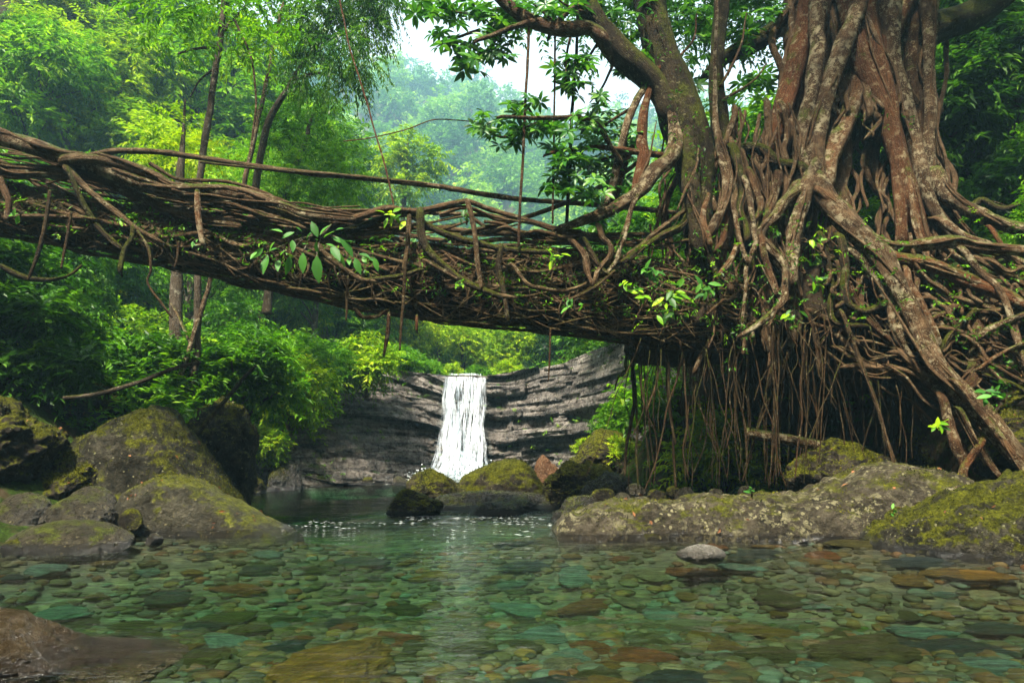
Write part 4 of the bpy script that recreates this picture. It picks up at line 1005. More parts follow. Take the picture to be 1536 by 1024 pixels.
# left stem: buttress into the bridge and the hanging cluster (zoom c)
FR += [(Zc([(461, -478, 18), (488, -341, 24), (515, -188, 34), (522, -96, 42), (498, -10, 44), (420, 60, 40), (350, 150, 34), (260, 215, 30), (180, 262, 28), (90, 295, 26), (0, 330, 20), (-80, 350, 12)]), 11.7, 11.1, 'bark_lichen', B_),
       (Zc([(300, -60, 16), (270, 0, 20), (240, 80, 20), (220, 170, 18), (180, 230, 16), (140, 270, 12)]), 11.8, 11.5, 'bark', B_),
       (Zc([(340, 170, 14), (310, 220, 14), (285, 300, 13), (265, 380, 13), (240, 450, 12), (220, 520, 12), (170, 580, 9)]), 11.3, 11.0, 'bark_lichen', B_),
       (Zc([(130, 340, 14), (150, 400, 15), (190, 440, 14), (180, 500, 14), (130, 560, 14), (110, 620, 10)]), 11.1, 10.95, 'root', B_),
       (Zc([(0, 420, 16), (50, 480, 16), (70, 560, 15), (95, 630, 12)]), 11.0, 10.9, 'root', B_),
       (Zc([(60, 410, 12), (100, 480, 13), (140, 545, 12), (190, 590, 9)]), 11.0, 10.95, 'bark_moss', B_),
       (Zc([(640, 200, 24), (560, 330, 20), (470, 380, 20), (380, 430, 18), (300, 490, 16), (250, 520, 12)]), 11.7, 11.1, 'bark_moss', B_),
       (Zc([(590, 250, 12), (500, 310, 11), (420, 370, 11), (340, 440, 11), (280, 480, 9)]), 11.8, 11.2, 'root', B_),
       (Zc([(205, 570, 7), (150, 620, 8), (90, 660, 9), (40, 690, 8), (-20, 715, 7)]), 10.95, 10.9, 'thin', B_),
       (Zc([(585, -160, 26), (592, -50, 40), (600, 60, 45), (605, 160, 46), (625, 260, 44), (640, 360, 42), (650, 440, 40), (690, 480, 22), (720, 560, 14), (730, 640, 8)]), 11.5, 11.4, 'bark_moss', B_),
       (Zc([(690, 180, 10), (670, 250, 16), (665, 320, 18), (690, 390, 18), (700, 430, 14)]), 11.35, 11.3, 'bark_lichen', B_),
       (Zc([(734, -800, 7), (724, -478, 10), (728, -230, 15), (745, -120, 22), (770, -20, 28), (790, 80, 28), (790, 170, 27), (765, 250, 26), (730, 320, 25), (700, 380, 20)]), 11.5, 11.35, 'bark_lichen', B_),
       (Zc([(820, -60, 22), (850, 60, 22), (860, 160, 19), (850, 250, 17), (880, 330, 15), (890, 400, 14)]), 11.7, 11.4, 'bark_moss', B_),
       (Zc([(880, 100, 16), (900, 180, 16), (910, 260, 15), (920, 340, 14), (935, 420, 14), (910, 490, 14), (885, 560, 12), (880, 660, 10), (868, 770, 9), (865, 850, 7)]), 11.5, 11.2, 'bark_lichen', B_),
       (Zc([(800, 170, 16), (820, 250, 14), (835, 330, 13), (850, 400, 13), (870, 470, 13), (890, 520, 12)]), 11.4, 11.25, 'bark_lichen', B_),
       (Zc([(780, 260, 14), (775, 330, 14), (770, 400, 14), (740, 450, 13)]), 11.5, 11.4, 'bark', B_),
       (Zc([(830, 450, 14), (800, 520, 15), (760, 570, 15), (730, 610, 12)]), 11.3, 11.2, 'bark_lichen', B_),
       (Zc([(1240, 20, 30), (1215, 90, 32), (1180, 130, 30), (1100, 200, 28), (1040, 280, 26), (980, 340, 26), (960, 390, 25), (990, 440, 24), (1040, 490, 22), (1080, 550, 18)]), 11.9, 11.5, 'bark_lichen', B_),
       (Zc([(960, 400, 20), (970, 480, 20), (1000, 560, 19), (1030, 640, 19), (1050, 690, 18), (1075, 650, 10)]), 11.5, 11.3, 'bark', B_),
       (Zc([(1085, 560, 15), (1085, 650, 18), (1070, 720, 20), (1030, 770, 20), (990, 810, 18), (940, 850, 16), (870, 890, 12)]), 11.3, 11.1, 'bark_lichen', B_),
       (Zc([(900, 60, 18), (940, 160, 18), (960, 230, 16), (930, 300, 12)]), 11.8, 11.6, 'bark', B_),
       (Zc([(1050, 80, 24), (1030, 180, 24), (1000, 260, 22), (975, 320, 16)]), 11.9, 11.7, 'bark', B_),
       (Zc([(1215, 100, 34), (1170, 220, 34), (1140, 320, 34), (1125, 420, 32), (1120, 520, 30), (1130, 620, 22)]), 11.8, 11.5, 'bark_lichen', B_),
       (Zc([(975, 820, 10), (970, 880, 11), (990, 940, 9), (1000, 975, 6)]), 11.2, 11.1, 'thin', B_)]
# the spreading branches above the bridge
FR += [([(868, -60, 16), (873, -10, 16), (892, 28, 17), (925, 70, 18), (960, 105, 19), (990, 140, 18), (1010, 180, 15)], 11.2, 11.8, 'bark_moss', 'limb'),
       ([(905, 62, 11), (885, 42, 11), (860, 44, 12), (832, 44, 10), (800, 32, 9.5), (770, 14, 9), (740, -14, 9), (700, -60, 8)], 11.0, 10.6, 'bark', 'limb'),
       ([(800, 32, 5), (770, 40, 4), (740, 52, 3.5), (715, 62, 2.5)], 10.7, 10.4, 'bark', 'limb'),
       ([(830, 44, 5), (850, 20, 4), (880, 0, 4), (900, -40, 4)], 10.9, 10.6, 'bark', 'limb'),
       ([(930, 240, 4), (915, 215, 4), (900, 190, 4), (870, 176, 4), (830, 176, 3.5), (790, 176, 3), (750, 176, 2.5)], 11.4, 10.4, 'bark', 'limb'),
       ([(1000, 235, 5), (950, 228, 4.5), (900, 222, 4), (850, 226, 3.5), (820, 232, 2.5)], 11.7, 10.9, 'bark', 'limb'),
       ([(990, 95, 2), (975, 122, 5), (950, 160, 6), (930, 230, 6), (915, 290, 6), (900, 315, 5)], 11.7, 11.4, 'bark_lichen', 'limb'),
       ([(990, 100, 2), (972, 140, 5), (963, 200, 8), (964, 240, 9), (955, 275, 7), (950, 300, 5)], 11.6, 11.5, 'bark', 'limb')]
big_names = {'trunk', 'limb'}
for pts, a, b, m, nm in FR:
    rm = max(p[2] for p in pts)
    t = tube(blend(pxr(pts, a, b)), 20 if rm > 40 else 14 if rm > 12 else 10 if rm > 5 else 7, .22 if rm < 30 else .24, .02, flute=.30 if rm > 36 else .18 if rm > 9 else .06)
    mk(nm, t[0], [t[1]], M[m], fig, uv=t[2])

# knitted mass of soil and fine roots that the fig stands on, over the hollow
nu_, nv_ = 110, 70
Vm = []
for a in np.linspace(0, 1, nu_):
    px = 985 + a * 470
    top = np.interp(px, [985, 1060, 1150, 1240, 1320, 1400, 1455], [412, 415, 395, 385, 395, 415, 440])
    bot = np.interp(px, [985, 1060, 1150, 1240, 1300, 1360, 1455], [512, 522, 516, 498, 500, 520, 560])
    Yf = np.interp(px, [985, 1150, 1320, 1455], [11.6, 12.0, 11.9, 11.4])
    for v in np.linspace(0, 1, nv_):
        ang = (v * 1.0) * 2 * math.pi
        tz = at(px, top, Yf)[2]; bz = at(px, bot, Yf)[2]; cz = (tz + bz) / 2; h = (tz - bz) / 2; dd = 1.75
        c, s_ = math.cos(ang), math.sin(ang)
        Vm.append([at(px, (top + bot) / 2, Yf)[0], Yf + dd - dd * np.sign(c) * abs(c) ** .5, cz + h * np.sign(s_) * abs(s_) ** .6])
Vm = np.array(Vm)
dn = fbm(Vm * np.array([2.4, 2.4, 2.4]), 5) * .35 + fbm(Vm * np.array([9, 9, 5]), 3) * .10
Vm[:, 1] -= dn * (Vm[:, 1] < 13); Vm[:, 2] += dn * .5
i = np.arange(nu_ - 1)[:, None] * nv_; j = np.arange(nv_)[None]; j2 = (j + 1) % nv_
Q = np.stack([i + j, i + nv_ + j, i + nv_ + j2, i + j2], -1).reshape(-1, 4)
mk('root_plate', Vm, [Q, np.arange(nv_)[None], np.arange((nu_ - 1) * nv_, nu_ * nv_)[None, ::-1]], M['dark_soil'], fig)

# secondary roots that fill the gaps of the cascade
def lerp(a, b, t): return a + (b - a) * t
L = []
for k in range(150):
    u = rng.random()
    tx = lerp(1175, 1395, u) + rng.normal() * 8; bx_ = lerp(1120, 1440, u) + rng.normal() * 22
    y0 = -30 + rng.random() * 220; y1 = 300 + rng.random() * 130
    if 1265 < tx < 1330 and y0 < 150: y1 = 150 + rng.random() * 60
    r = 2 + 7 * rng.random() ** 1.8
    Y0 = 13.3 - .3 * rng.random(); Y1 = 12.6 - .4 * rng.random()
    m = 6; pts = [(lerp(tx, bx_, (q / m) ** 1.5) + rng.normal() * 7, lerp(y0, y1, q / m), r * (1 - .3 * q / m)) for q in range(m + 1)]
    if y1 > y0 + 60: L.append(tube(blend(pxr(pts, Y0, Y1)), 8, .2, .05))
for k in range(80):          # left stem and the knot between the stems
    u = rng.random()
    tx = lerp(1000, 1180, u) + rng.normal() * 8; bx_ = lerp(965, 1210, u) + rng.normal() * 25
    y0 = 150 + rng.random() * 170; y1 = y0 + 110 + rng.random() * 190
    r = 1.2 + 4.2 * rng.random() ** 2.4
    m = 5; pts = [(lerp(tx, bx_, q / m) + rng.normal() * 7, lerp(y0, y1, q / m), r) for q in range(m + 1)]
    a = 12.15 - .5 * rng.random(); L.append(tube(blend(pxr(pts, a + .2, a), .1, .1), 7, .2, .05))
for k in range(90):          # slanting network down the right bank
    x0 = 1225 + rng.random() * 260; y0 = 360 + rng.random() * 190
    dx = 60 + rng.random() * 170; dy = dx * (.1 + .9 * rng.random())
    r = 1.2 + 3.6 * rng.random() ** 2
    m = 5; pts = [(x0 + dx * q / m + rng.normal() * 7, y0 + dy * q / m + rng.normal() * 7, r) for q in range(m + 1)]
    a = 12.1 - .0042 * max(0, x0 - 1225) - .002 * (y0 - 360); L.append(tube(blend(pxr(pts, a, a - .35), .1, .1), 7, .2, .06))
for k in range(80):          # crossings in every direction
    x0 = 960 + rng.random() * 560; y0 = 340 + rng.random() * 150; an = rng.random() * 3.14; ln = 30 + 70 * rng.random()
    r = .9 + 2.4 * rng.random() ** 2; m = 4
    pts = [(x0 + math.cos(an) * ln * q / m + rng.normal() * 6, y0 + math.sin(an) * ln * q / m + rng.normal() * 6, r) for q in range(m + 1)]
    a = 11.95 - .4 * rng.random() - (.0025 * max(0, x0 - 1250)); L.append(tube(pxr(pts, a, a - .1), 6, .2, .06))
for pts, a, b, m, nm in FR:
    if nm != B_: continue
    P0 = pxr(pts, a, b); rm = P0[:, 3].max()
    for c in range(6 if rm > .09 else 3):
        off = rng.normal(size=3) * np.array([1, .3, .3]); off[1] = -abs(off[1]) - .25
        off = off / np.linalg.norm(off)
        i0 = int(rng.integers(0, max(1, len(P0) - 2))); i1 = int(rng.integers(i0 + 2, len(P0) + 1)) if i0 + 2 <= len(P0) else len(P0)
        Q_ = P0[i0:i1].copy()
        if len(Q_) < 3 or (Q_[0, 2] > 6.5 and rng.random() < .6): continue
        sw = np.linspace(rng.normal() * 1.2, rng.normal() * 1.2, len(Q_)) + rng.normal(size=len(Q_)) * .25
        Q_[:, 0] += sw * Q_[:, 3] * .9 + rng.normal() * .02; Q_[:, 1] += -np.sqrt(np.maximum(.15, 1.05 - .8 * np.clip(np.abs(sw), 0, 1) ** 2)) * Q_[:, 3]
        Q_[:, 3] = np.clip(Q_[:, 3] * (.09 + .17 * rng.random() ** 1.6), .007, .045) * np.interp(np.linspace(0, 1, len(Q_)), [0, .3, .7, 1], [.45, 1, 1, .45])
        L.append(tube(blend(Q_, .1, .1), 7, .2, .03))
tag(tubes('root_tangle', L, M['root'], fig), kind='stuff')

# aerial roots that hang like a curtain in front of the dark hollow
n = 0
BUN = [(948, 520), (985, 515), (1020, 512), (1058, 505), (1092, 500), (1128, 480), (1162, 470), (1170, 470), (1205, 470), (1210, 470), (1240, 460), (1262, 455), (1300, 470), (1345, 490)]
for k in range(84):
    if k < 22: px = 934 + rng.random() * 90; y0 = 500 + rng.random() * 18
    elif k < 62: px = 1020 + rng.random() * 190; y0 = 470 + rng.random() * 50
    else: px = 1205 + rng.random() * 190; y0 = 440 + rng.random() * 70
    if rng.random() < .72:
        bx0, y0 = BUN[int(rng.integers(len(BUN)))]; px = bx0 + rng.normal() * 7; y0 += rng.random() * 25
    y1 = 735 - 25 * rng.random() if rng.random() < .72 else 560 + rng.random() * 130
    if px > 1180: y1 = min(y1, np.interp(px, [1180, 1260, 1330, 1400], [730, 655, 655, 660]) + 40 * rng.random())
    sl = rng.normal() * 14 if rng.random() < .7 else rng.normal() * 55
    r = .7 + 1.2 * rng.random() ** 2.5 + (1.8 if px < 1010 and rng.random() < .35 else 0)
    Yk = 11.4 + rng.normal() * .2 if rng.random() < .4 else 12.0 + .9 * rng.random()
    m = 5; pts = [(px + sl * q / m + rng.normal() * 2.2, lerp(y0, y1, q / m), r * (1 - .35 * q / m)) for q in range(m + 1)]
    t = tube(pxr(pts, Yk, Yk - .1), 6, .25, .03, step=.09)
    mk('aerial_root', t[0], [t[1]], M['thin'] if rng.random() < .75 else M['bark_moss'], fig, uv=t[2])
L = []
for k in range(60):
    px = 945 + rng.random() * 430; y0 = 480 + rng.random() * 40; y1 = y0 + 70 + rng.random() * 170
    sl = rng.normal() * 30; r = .6 + .8 * rng.random()
    pts = [(px + sl * q / 4 + rng.normal() * 4, lerp(y0, y1, q / 4), r) for q in range(5)]
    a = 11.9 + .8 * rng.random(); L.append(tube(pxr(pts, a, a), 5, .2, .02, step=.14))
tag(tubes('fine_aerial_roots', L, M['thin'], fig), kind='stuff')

# ------------------------------------------------------------------ hanging vines and poles
def vine(name, pts, a, b, m, label, cat='vine'):
    t = tube(pxr(pts, a, b), 7, .12, .012)
    o = mk(name, t[0], [t[1]], M[m], None, uv=t[2]); return tag(o, label, cat)
vine('hanging_vine', [(794, 38, 2.2), (791, 100, 2.2), (787, 180, 2.2), (783, 260, 2.2), (780, 320, 2.2), (778, 368, 2.2)], 10.7, 10.9, 'bark', 'leftmost of the three straight vines hanging from the fig branch to the bridge')
vine('hanging_vine', [(833, 20, 1.6), (832, 120, 1.6), (831, 220, 1.6), (829, 335, 1.6)], 10.9, 11.2, 'bark', 'thinnest and middle one of the three straight vines hanging from the fig branch')
vine('hanging_vine', [(867, 10, 2.4), (864, 80, 2.4), (858, 170, 2.6), (854, 260, 2.6), (850, 336, 2.6)], 11.0, 11.3, 'bark_moss', 'rightmost and thickest of the three straight vines hanging above the bridge')
vine('hanging_vine', [(505, -20, 1.2), (522, 60, 1.3), (540, 120, 1.3), (560, 190, 1.3), (578, 250, 1.3), (592, 312, 1.3)], 11.4, 11.3, 'bark', 'thin dark vine slanting down from the drooping tree at the left to the bridge')
vine('slack_vine', [(515, 212, .9), (560, 206, .9), (610, 194, .9), (650, 180, .9), (690, 181, .9), (720, 184, .8)], 12.5, 12.0, 'bark', 'thin slack vine strung sideways before the hazy hill')
vine('curved_vine', [(352, 30, 1.6), (376, 85, 1.6), (384, 150, 1.6), (378, 210, 1.5)], 13.6, 13.6, 'bark', 'thin curved vine dangling between the two slim trunks on the left')
vine('fallen_branch', [(95, 597, 3.0), (150, 590, 3.6), (210, 572, 3.6), (262, 552, 3.2), (300, 543, 2.6)], 11.5, 12.1, 'trunk', 'bare fallen branch lying across the left bank above the mossy mound', 'branch')
vine('leaning_stem', [(288, 660, 4), (312, 630, 4), (338, 600, 3.4), (362, 570, 3), (384, 548, 2)], 12.7, 13.0, 'bark_moss', 'dark bare stem leaning over the overhanging boulder', 'branch')
vine('fallen_log', [(1120, 648, 8), (1160, 655, 8.5), (1210, 664, 8), (1260, 672, 7)], 12.1, 12.4, 'bark_lichen', 'fallen log lying in the dark hollow behind the hanging roots', 'log')

# ------------------------------------------------------------------ foliage
def bigleaf(C, D, U, L, W, droop=.25, fold=.18):
    """smooth pointed leaves with a folded midrib: 5 stations x 3"""
    D = unit(D); S = unit(np.cross(D, U)); N = np.cross(S, D)
    L = np.asarray(L)[:, None]; W = np.asarray(W)[:, None]
    st = [(0, .06), (.22, .72), (.48, 1.0), (.76, .66), (1.0, .03)]
    V = []
    for t, wd in st:
        m = C + D * L * t - N * L * droop * t * t
        for s in (-1, 0, 1):
            V.append(m + S * W * .5 * wd * s + N * W * fold * wd * abs(s))
    V = np.stack(V, 1).reshape(-1, 3)
    q = np.array([[3 * a + b, 3 * a + b + 1, 3 * a + b + 4, 3 * a + b + 3] for a in range(4) for b in range(2)])
    return V, (np.arange(len(C))[:, None, None] * 15 + q[None]).reshape(-1, 4)

def cat(L):
    Vs, Qs, Ts, n = [], [], [], 0
    for V, Q, T_ in L:
        Vs.append(V); Qs.append(Q + n); Ts.append(T_); n += len(V)
    return np.vstack(Vs), np.vstack(Qs), np.concatenate(Ts)

def make_shrub(name, mat, R, H, nb, ntw, k, TL, L, W, droop, up=.4):
    root = empty(name, (0, 0, 0))
    bl = []; stems = []
    for _ in range(nb):
        a = rng.random() * 6.28; q = rng.random() ** .6; r = R * (.28 + .22 * rng.random())
        c = (math.cos(a) * R * q * .8, math.sin(a) * R * q * .8, H * (.25 + .65 * rng.random()) * (1 - .35 * q))
        bl.append((*c, r))
        stems.append(tube(np.array([[c[0] * .1, c[1] * .1, -.2, .03], [c[0] * .4, c[1] * .4, c[2] * .5, .022], [*c, .01]]), 5, .1, .03))
    V, Q, t = crown(bl, ntw, k, TL, L, W, droop, up)
    mk('foliage', V, [Q], mat, root, tone=t, smooth=False)
    tubes('stem', stems, M['trunk'], root)
    return root

def make_tree(name, mat, H, R, nb, ntw, k, TL, L, W, droop, tr=.16, zlo=.45, up=.25):
    root = empty(name, (0, 0, 0))
    bend = rng.normal(size=2) * .35
    tp = np.array([[0, 0, -.4, tr * 1.3], [bend[0] * .3, bend[1] * .3, H * .3, tr], [bend[0], bend[1], H * .65, tr * .7], [bend[0] * .6, bend[1] * .6, H * .95, tr * .25]])
    L_ = [tube(tp, 8, .12, .05)]; bl = []
    for b in range(nb):
        a = rng.random() * 6.28; h = zlo + (1 - zlo) * rng.random(); q = (.35 + .65 * rng.random()) * (1 - .55 * abs(h - .65) / .5)
        r = R * (.24 + .20 * rng.random())
        c = np.array([math.cos(a) * R * q, math.sin(a) * R * q, H * h])
        bl.append((*c, r))
        s = np.array([bend[0] * h, bend[1] * h, H * (h - .18)])
        L_.append(tube(np.array([[*s, tr * .4], [*(s * .5 + c * .5 + np.array([0, 0, .15])), tr * .25], [*c, tr * .08]]), 6, .1, .05))
    tubes('trunk', L_, M['trunk'], root)
    V, Q, t = crown(bl, ntw, k, TL, L, W, droop, up)
    mk('crown', V, [Q], mat, root, tone=t, smooth=False)
    return root

PR = {}
PR['fine'] = make_shrub('leafy_shrub', M['leaf_mid'], 1.15, 1.9, 15, 60, 12, .42, .18, .058, .25)
PR['dark'] = make_shrub('dark_shrub', M['leaf_dark'], 1.2, 1.7, 14, 46, 10, .40, .20, .08, .3)
PR['yellow'] = make_shrub('yellow_green_shrub', M['leaf_yel'], 1.1, 1.8, 14, 55, 11, .42, .19, .066, .25)
PR['broad'] = make_shrub('broad_leaved_shrub', M['leaf_mid'], 1.0, 1.6, 12, 30, 7, .42, .22, .10, .3)
PR['t_dark'] = make_tree('dark_green_tree', M['leaf_dark'], 7.5, 2.6, 26, 26, 12, .62, .30, .11, .3)
PR['t_mid'] = make_tree('green_tree', M['leaf_mid'], 7.0, 2.5, 26, 26, 12, .62, .28, .10, .3)
PR['t_yel'] = make_tree('yellow_green_tree', M['leaf_yel'], 6.5, 2.3, 24, 26, 12, .60, .27, .10, .25)
PR['t_mid2'] = make_tree('feathery_tree', M['leaf_mid'], 8.0, 2.2, 26, 34, 18, .7, .17, .045, .35, up=.1)
used = set(); LBL = {}
def place(kind, x, y, s, label, ct, group=None, rz=None, z=None, sz=1.0):
    o = PR[kind] if kind not in used else copy_tree(PR[kind])
    used.add(kind)
    o.location = (x, y, (Tz(x, y) if z is None else z) - .08)
    o.rotation_euler = (0, 0, rng.random() * 6.28 if rz is None else rz); o.scale = (s, s, s * sz)
    return tag(o, label, ct, group)
def pX(px, Y, py=512): return float(at(px, py, Y)[0])

# left hillside: shrubs by Poisson scatter, trees in the gaps
pts = []
NAME = {'fine': ('mid green shrub with narrow leaves', 'mid green shrubs'), 'dark': ('dark green shrub', 'dark green shrubs'), 'yellow': ('bright yellow green shrub', 'yellow green shrubs'), 'broad': ('broad leaved green shrub', 'broad leaved shrubs')}
tries = 0
while len(pts) < 200 and tries < 8000:
    tries += 1
    y = 12.6 + 32 * rng.random() ** 1.35; x = -1 - (y * .80 + 1) * rng.random()
    dl = float(itp(YL, y)) - x
    if dl < (3.2 if y < 14 else .6) or x < -.80 * y - 1: continue
    if y > 24 and x > itp(YL, y) - .3: continue
    md = .65 + .028 * y
    if any((x - a) ** 2 + (y - b) ** 2 < md * md for a, b in pts): continue
    pts.append((x, y))
for x, y in pts:
    px = 768 + x / y * 1000
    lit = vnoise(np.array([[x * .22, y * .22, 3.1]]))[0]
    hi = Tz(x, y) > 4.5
    if hi and lit > -.35 or y > 26: kd = 'yellow' if rng.random() < .68 else 'fine'  # sunlit look of the upper slope put into yellower leaves
    else: kd = str(rng.choice(['dark', 'fine', 'broad'], p=[.46, .34, .20]))  # shade low under the bridge put in as darker-leaved shrubs
    nm, gp = NAME[kd]
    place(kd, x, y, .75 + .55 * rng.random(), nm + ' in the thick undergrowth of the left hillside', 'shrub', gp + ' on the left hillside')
tl = [('t_mid', 20, 21, 1.0), ('t_dark', 60, 17, .62), ('t_mid', 110, 24, 1.0), ('t_yel', 170, 27, 1.05), ('t_yel', 230, 22, .8), ('t_mid', 10, 30, 1.2), ('t_yel', 70, 33, 1.3), ('t_yel', 140, 36, 1.4),
      ('t_yel', 210, 33, 1.4), ('t_yel', 260, 30, 1.3), ('t_mid2', 300, 26, 1.2), ('t_yel', 330, 34, 1.6), ('t_mid', 280, 40, 1.9), ('t_mid2', 390, 30, 1.25), ('t_yel', 420, 36, 1.35), ('t_mid', 370, 42, 2.0), ('t_mid2', 460, 40, 1.5),
      ('t_dark', 330, 48, 2.2), ('t_mid', 410, 52, 2.1), ('t_yel', 250, 46, 2.0), ('t_mid', 180, 42, 1.8), ('t_yel', 90, 42, 1.7), ('t_mid2', 470, 31, .9), ('t_mid', 500, 46, 1.35), ('t_yel', 440, 27, .75), ('t_mid', 340, 24, .9), ('t_dark', 470, 58, 1.9), ('t_yel', 5, 37, 1.5), ('t_mid', 40, 41, 1.7)]
TN = {'t_dark': ('dark green tree with dense leaves', 'dark trees'), 't_mid': ('mid green tree', 'mid green trees'), 't_yel': ('bright yellow green tree', 'yellow green trees'), 't_mid2': ('feathery fine leaved green tree', 'feathery trees')}
for kd, px, Y, s in tl:
    place(kd, pX(px, Y), Y, s, TN[kd][0] + ' among the others up the left hillside', 'tree', TN[kd][1] + ' on the left hillside')

# bushes that lean over the left shore
for kd, px, Y, s, lb, z in (('fine', 362, 15.6, 1.15, 'big bright green bush hanging over the pool above the overhanging boulder', 2.0), ('fine', 330, 15.0, .9, 'green bush just behind the top of the mossy mound', 1.8), ('yellow', 440, 18.5, 1.0, 'yellow green bush at the shore right of the big hanging bush', 2.1),
                            ('fine', 470, 22.0, 1.2, 'bushy green shrub on the bank left of the layered cliff', 2.9), ('yellow', 550, 27.0, 1.2, 'lighter shrub on the left end of the cliff top', 3.7), ('fine', 585, 30.5, 1.15, 'shrub on the cliff top left of the waterfall', 4.0),
                            ('yellow', 400, 23.5, .7, 'low grassy shrub beside the far shore under the left bushes', .9), ('dark', 250, 14.6, 1.0, 'dark shrub behind the fallen branch on the left bank', 2.3), ('broad', 180, 14.4, .9, 'broad leaved shrub at the left end of the fallen branch', 2.6), ('fine', 505, 26.5, 1.2, 'tall shrub at the top of the left end of the cliff', 3.3)):
    place(kd, pX(px, Y, 560), Y, s, lb, 'shrub', z=z)

# forest on the level above the waterfall
fl = [('t_mid', 560, 37, .95), ('t_yel', 620, 40, .8), ('t_mid', 660, 44, .85), ('t_dark', 600, 47, 1.0), ('t_yel', 700, 42, .70), ('t_mid', 740, 47, .8), ('t_yel', 770, 40, .62), ('t_mid', 810, 44, .85), ('t_mid2', 690, 52, .95), ('t_dark', 850, 40, .85), ('t_mid', 880, 36, .9), ('t_yel', 900, 46, 1.0), ('t_dark', 930, 32, .9),
      ('t_mid', 640, 56, .9), ('t_yel', 760, 58, .9), ('t_mid', 830, 60, 1.1), ('t_mid2', 560, 54, 1.2), ('t_mid', 950, 52, 1.4), ('t_dark', 990, 44, 1.3)]
for kd, px, Y, s in fl:
    place(kd, pX(px, Y), Y, s, TN[kd][0] + ' in the forest just above the waterfall', 'tree', TN[kd][1] + ' above the waterfall')
for kd, px, Y, s in (('fine', 640, 34, .8), ('yellow', 680, 36, .8), ('fine', 720, 35, .7), ('yellow', 765, 34, .8), ('broad', 800, 33.5, .7), ('dark', 850, 30.5, .8), ('dark', 890, 27.5, .9), ('fine', 920, 25.0, .8), ('dark', 950, 23, .9), ('fine', 610, 33, 1.0)):
    x = pX(px, Y); place(kd, x, Y, s, NAME[kd][0] + ' along the cliff top by the waterfall', 'shrub', NAME[kd][1] + ' on the cliff top', z=max(4.3, Tz(x, Y)) - .1)
for kd, px, py, Y, s in (('fine', 905, 650, 19.5, .55), ('yellow', 885, 665, 18.8, .4), ('fine', 930, 630, 19.5, .6), ('yellow', 925, 665, 17.5, .4), ('fine', 960, 610, 18.5, .6)):
    x, _, z = at(px, py, Y); place(kd, x, Y, s, NAME[kd][0] + ' on the mossy slope behind the hanging roots', 'shrub', NAME[kd][1] + ' on the slope below the fig', z=max(z - .5, Tz(x, Y) - .2))

# right hillside behind the fig
tries = 0; pr_ = []
while len(pr_) < 75 and tries < 5000:
    tries += 1
    y = 14.5 + 18 * rng.random() ** 1.3; x = 2 + (y * .85) * rng.random()
    if x < itp(YR, y) + 1.2 or x > y * .85 + 1: continue
    if any((x - a) ** 2 + (y - b) ** 2 < 1.15 for a, b in pr_): continue
    pr_.append((x, y))
for x, y in pr_:
    px = 768 + x / y * 1000
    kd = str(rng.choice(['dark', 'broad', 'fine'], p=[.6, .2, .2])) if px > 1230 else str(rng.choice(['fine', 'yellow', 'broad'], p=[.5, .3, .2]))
    place(kd, x, y, .75 + .5 * rng.random(), NAME[kd][0] + ' on the shady right bank behind the fig', 'shrub', NAME[kd][1] + ' on the right bank')
tries = 0; pe = []
while len(pe) < 34 and tries < 3000:
    tries += 1
    x = 8.6 + 7 * rng.random(); y = 8.2 + 7.5 * rng.random()
    if x < .76 * y + 1.0 or any((x - a) ** 2 + (y - b) ** 2 < .8 for a, b in pe): continue
    pe.append((x, y)); kd = str(rng.choice(['dark', 'broad', 'fine']))
    place(kd, x, y, .6 + .4 * rng.random(), NAME[kd][0] + ' on the open right bank beside the fig roots', 'shrub', NAME[kd][1] + ' beside the fig roots')
for kd, px, Y, s in (('t_mid', 1010, 22, 1.1), ('t_yel', 1075, 25, 1.2), ('t_mid', 1140, 21, 1.2), ('t_mid', 960, 28, 1.25), ('t_yel', 1120, 31, 1.5), ('t_dark', 1250, 22, 1.1), ('t_dark', 1400, 18, .9), ('t_mid', 1470, 20, 1.1), ('t_mid', 1430, 26, 1.4), ('t_dark', 1540, 18, 1.1), ('t_dark', 1340, 27, 1.4), ('t_dark', 1560, 24, 1.3), ('t_yel', 1480, 30, 1.5), ('t_mid', 1030, 36, 1.6), ('t_mid', 1200, 34, 1.6)):
    place(kd, pX(px, Y), Y, s, TN[kd][0] + ' behind the fig on the right bank', 'tree', TN[kd][1] + ' on the right bank')

# undergrowth that covers both banks
def under(n, xr, yr, cond):
    x = xr[0] + (xr[1] - xr[0]) * rng.random(n); y = yr[0] + (yr[1] - yr[0]) * rng.random(n) ** 1.3
    k = cond(x, y); x, y = x[k], y[k]
    z = T(x, y)
    D = rand_dirs(len(x)) * np.array([1, 1, .5]) + np.array([0, 0, .9])
    V, Q, t = sprays(np.stack([x, y, z - .03], 1), D, .25 + .35 * rng.random(len(x)), 9, .12, .05, .3)
    return V, Q, t
V, Q, t = cat([under(15000, (-30, -4), (12.4, 40), lambda x, y: (x < itp(YL, y) - .5 - 2.0 * (y > 22)) & (x > -.84 * y - 1)),
               under(2600, (7.0, 18), (7.6, 14.5), lambda x, y: (x > .68 * y + 1.0)),
               under(5000, (2, 26), (14.3, 34), lambda x, y: (x > itp(YR, y) + .8) & (x < .84 * y + 1)),
               under(3500, (-13, 5), (27, 48), lambda x, y: (y > itp(CX, x) + 2.6))])
tag(mk('undergrowth', V, [Q], M['leaf_mid'], tone=t, smooth=False), 'low leafy ground cover spread over both banks and the ledge above the fall', 'undergrowth', kind='stuff')

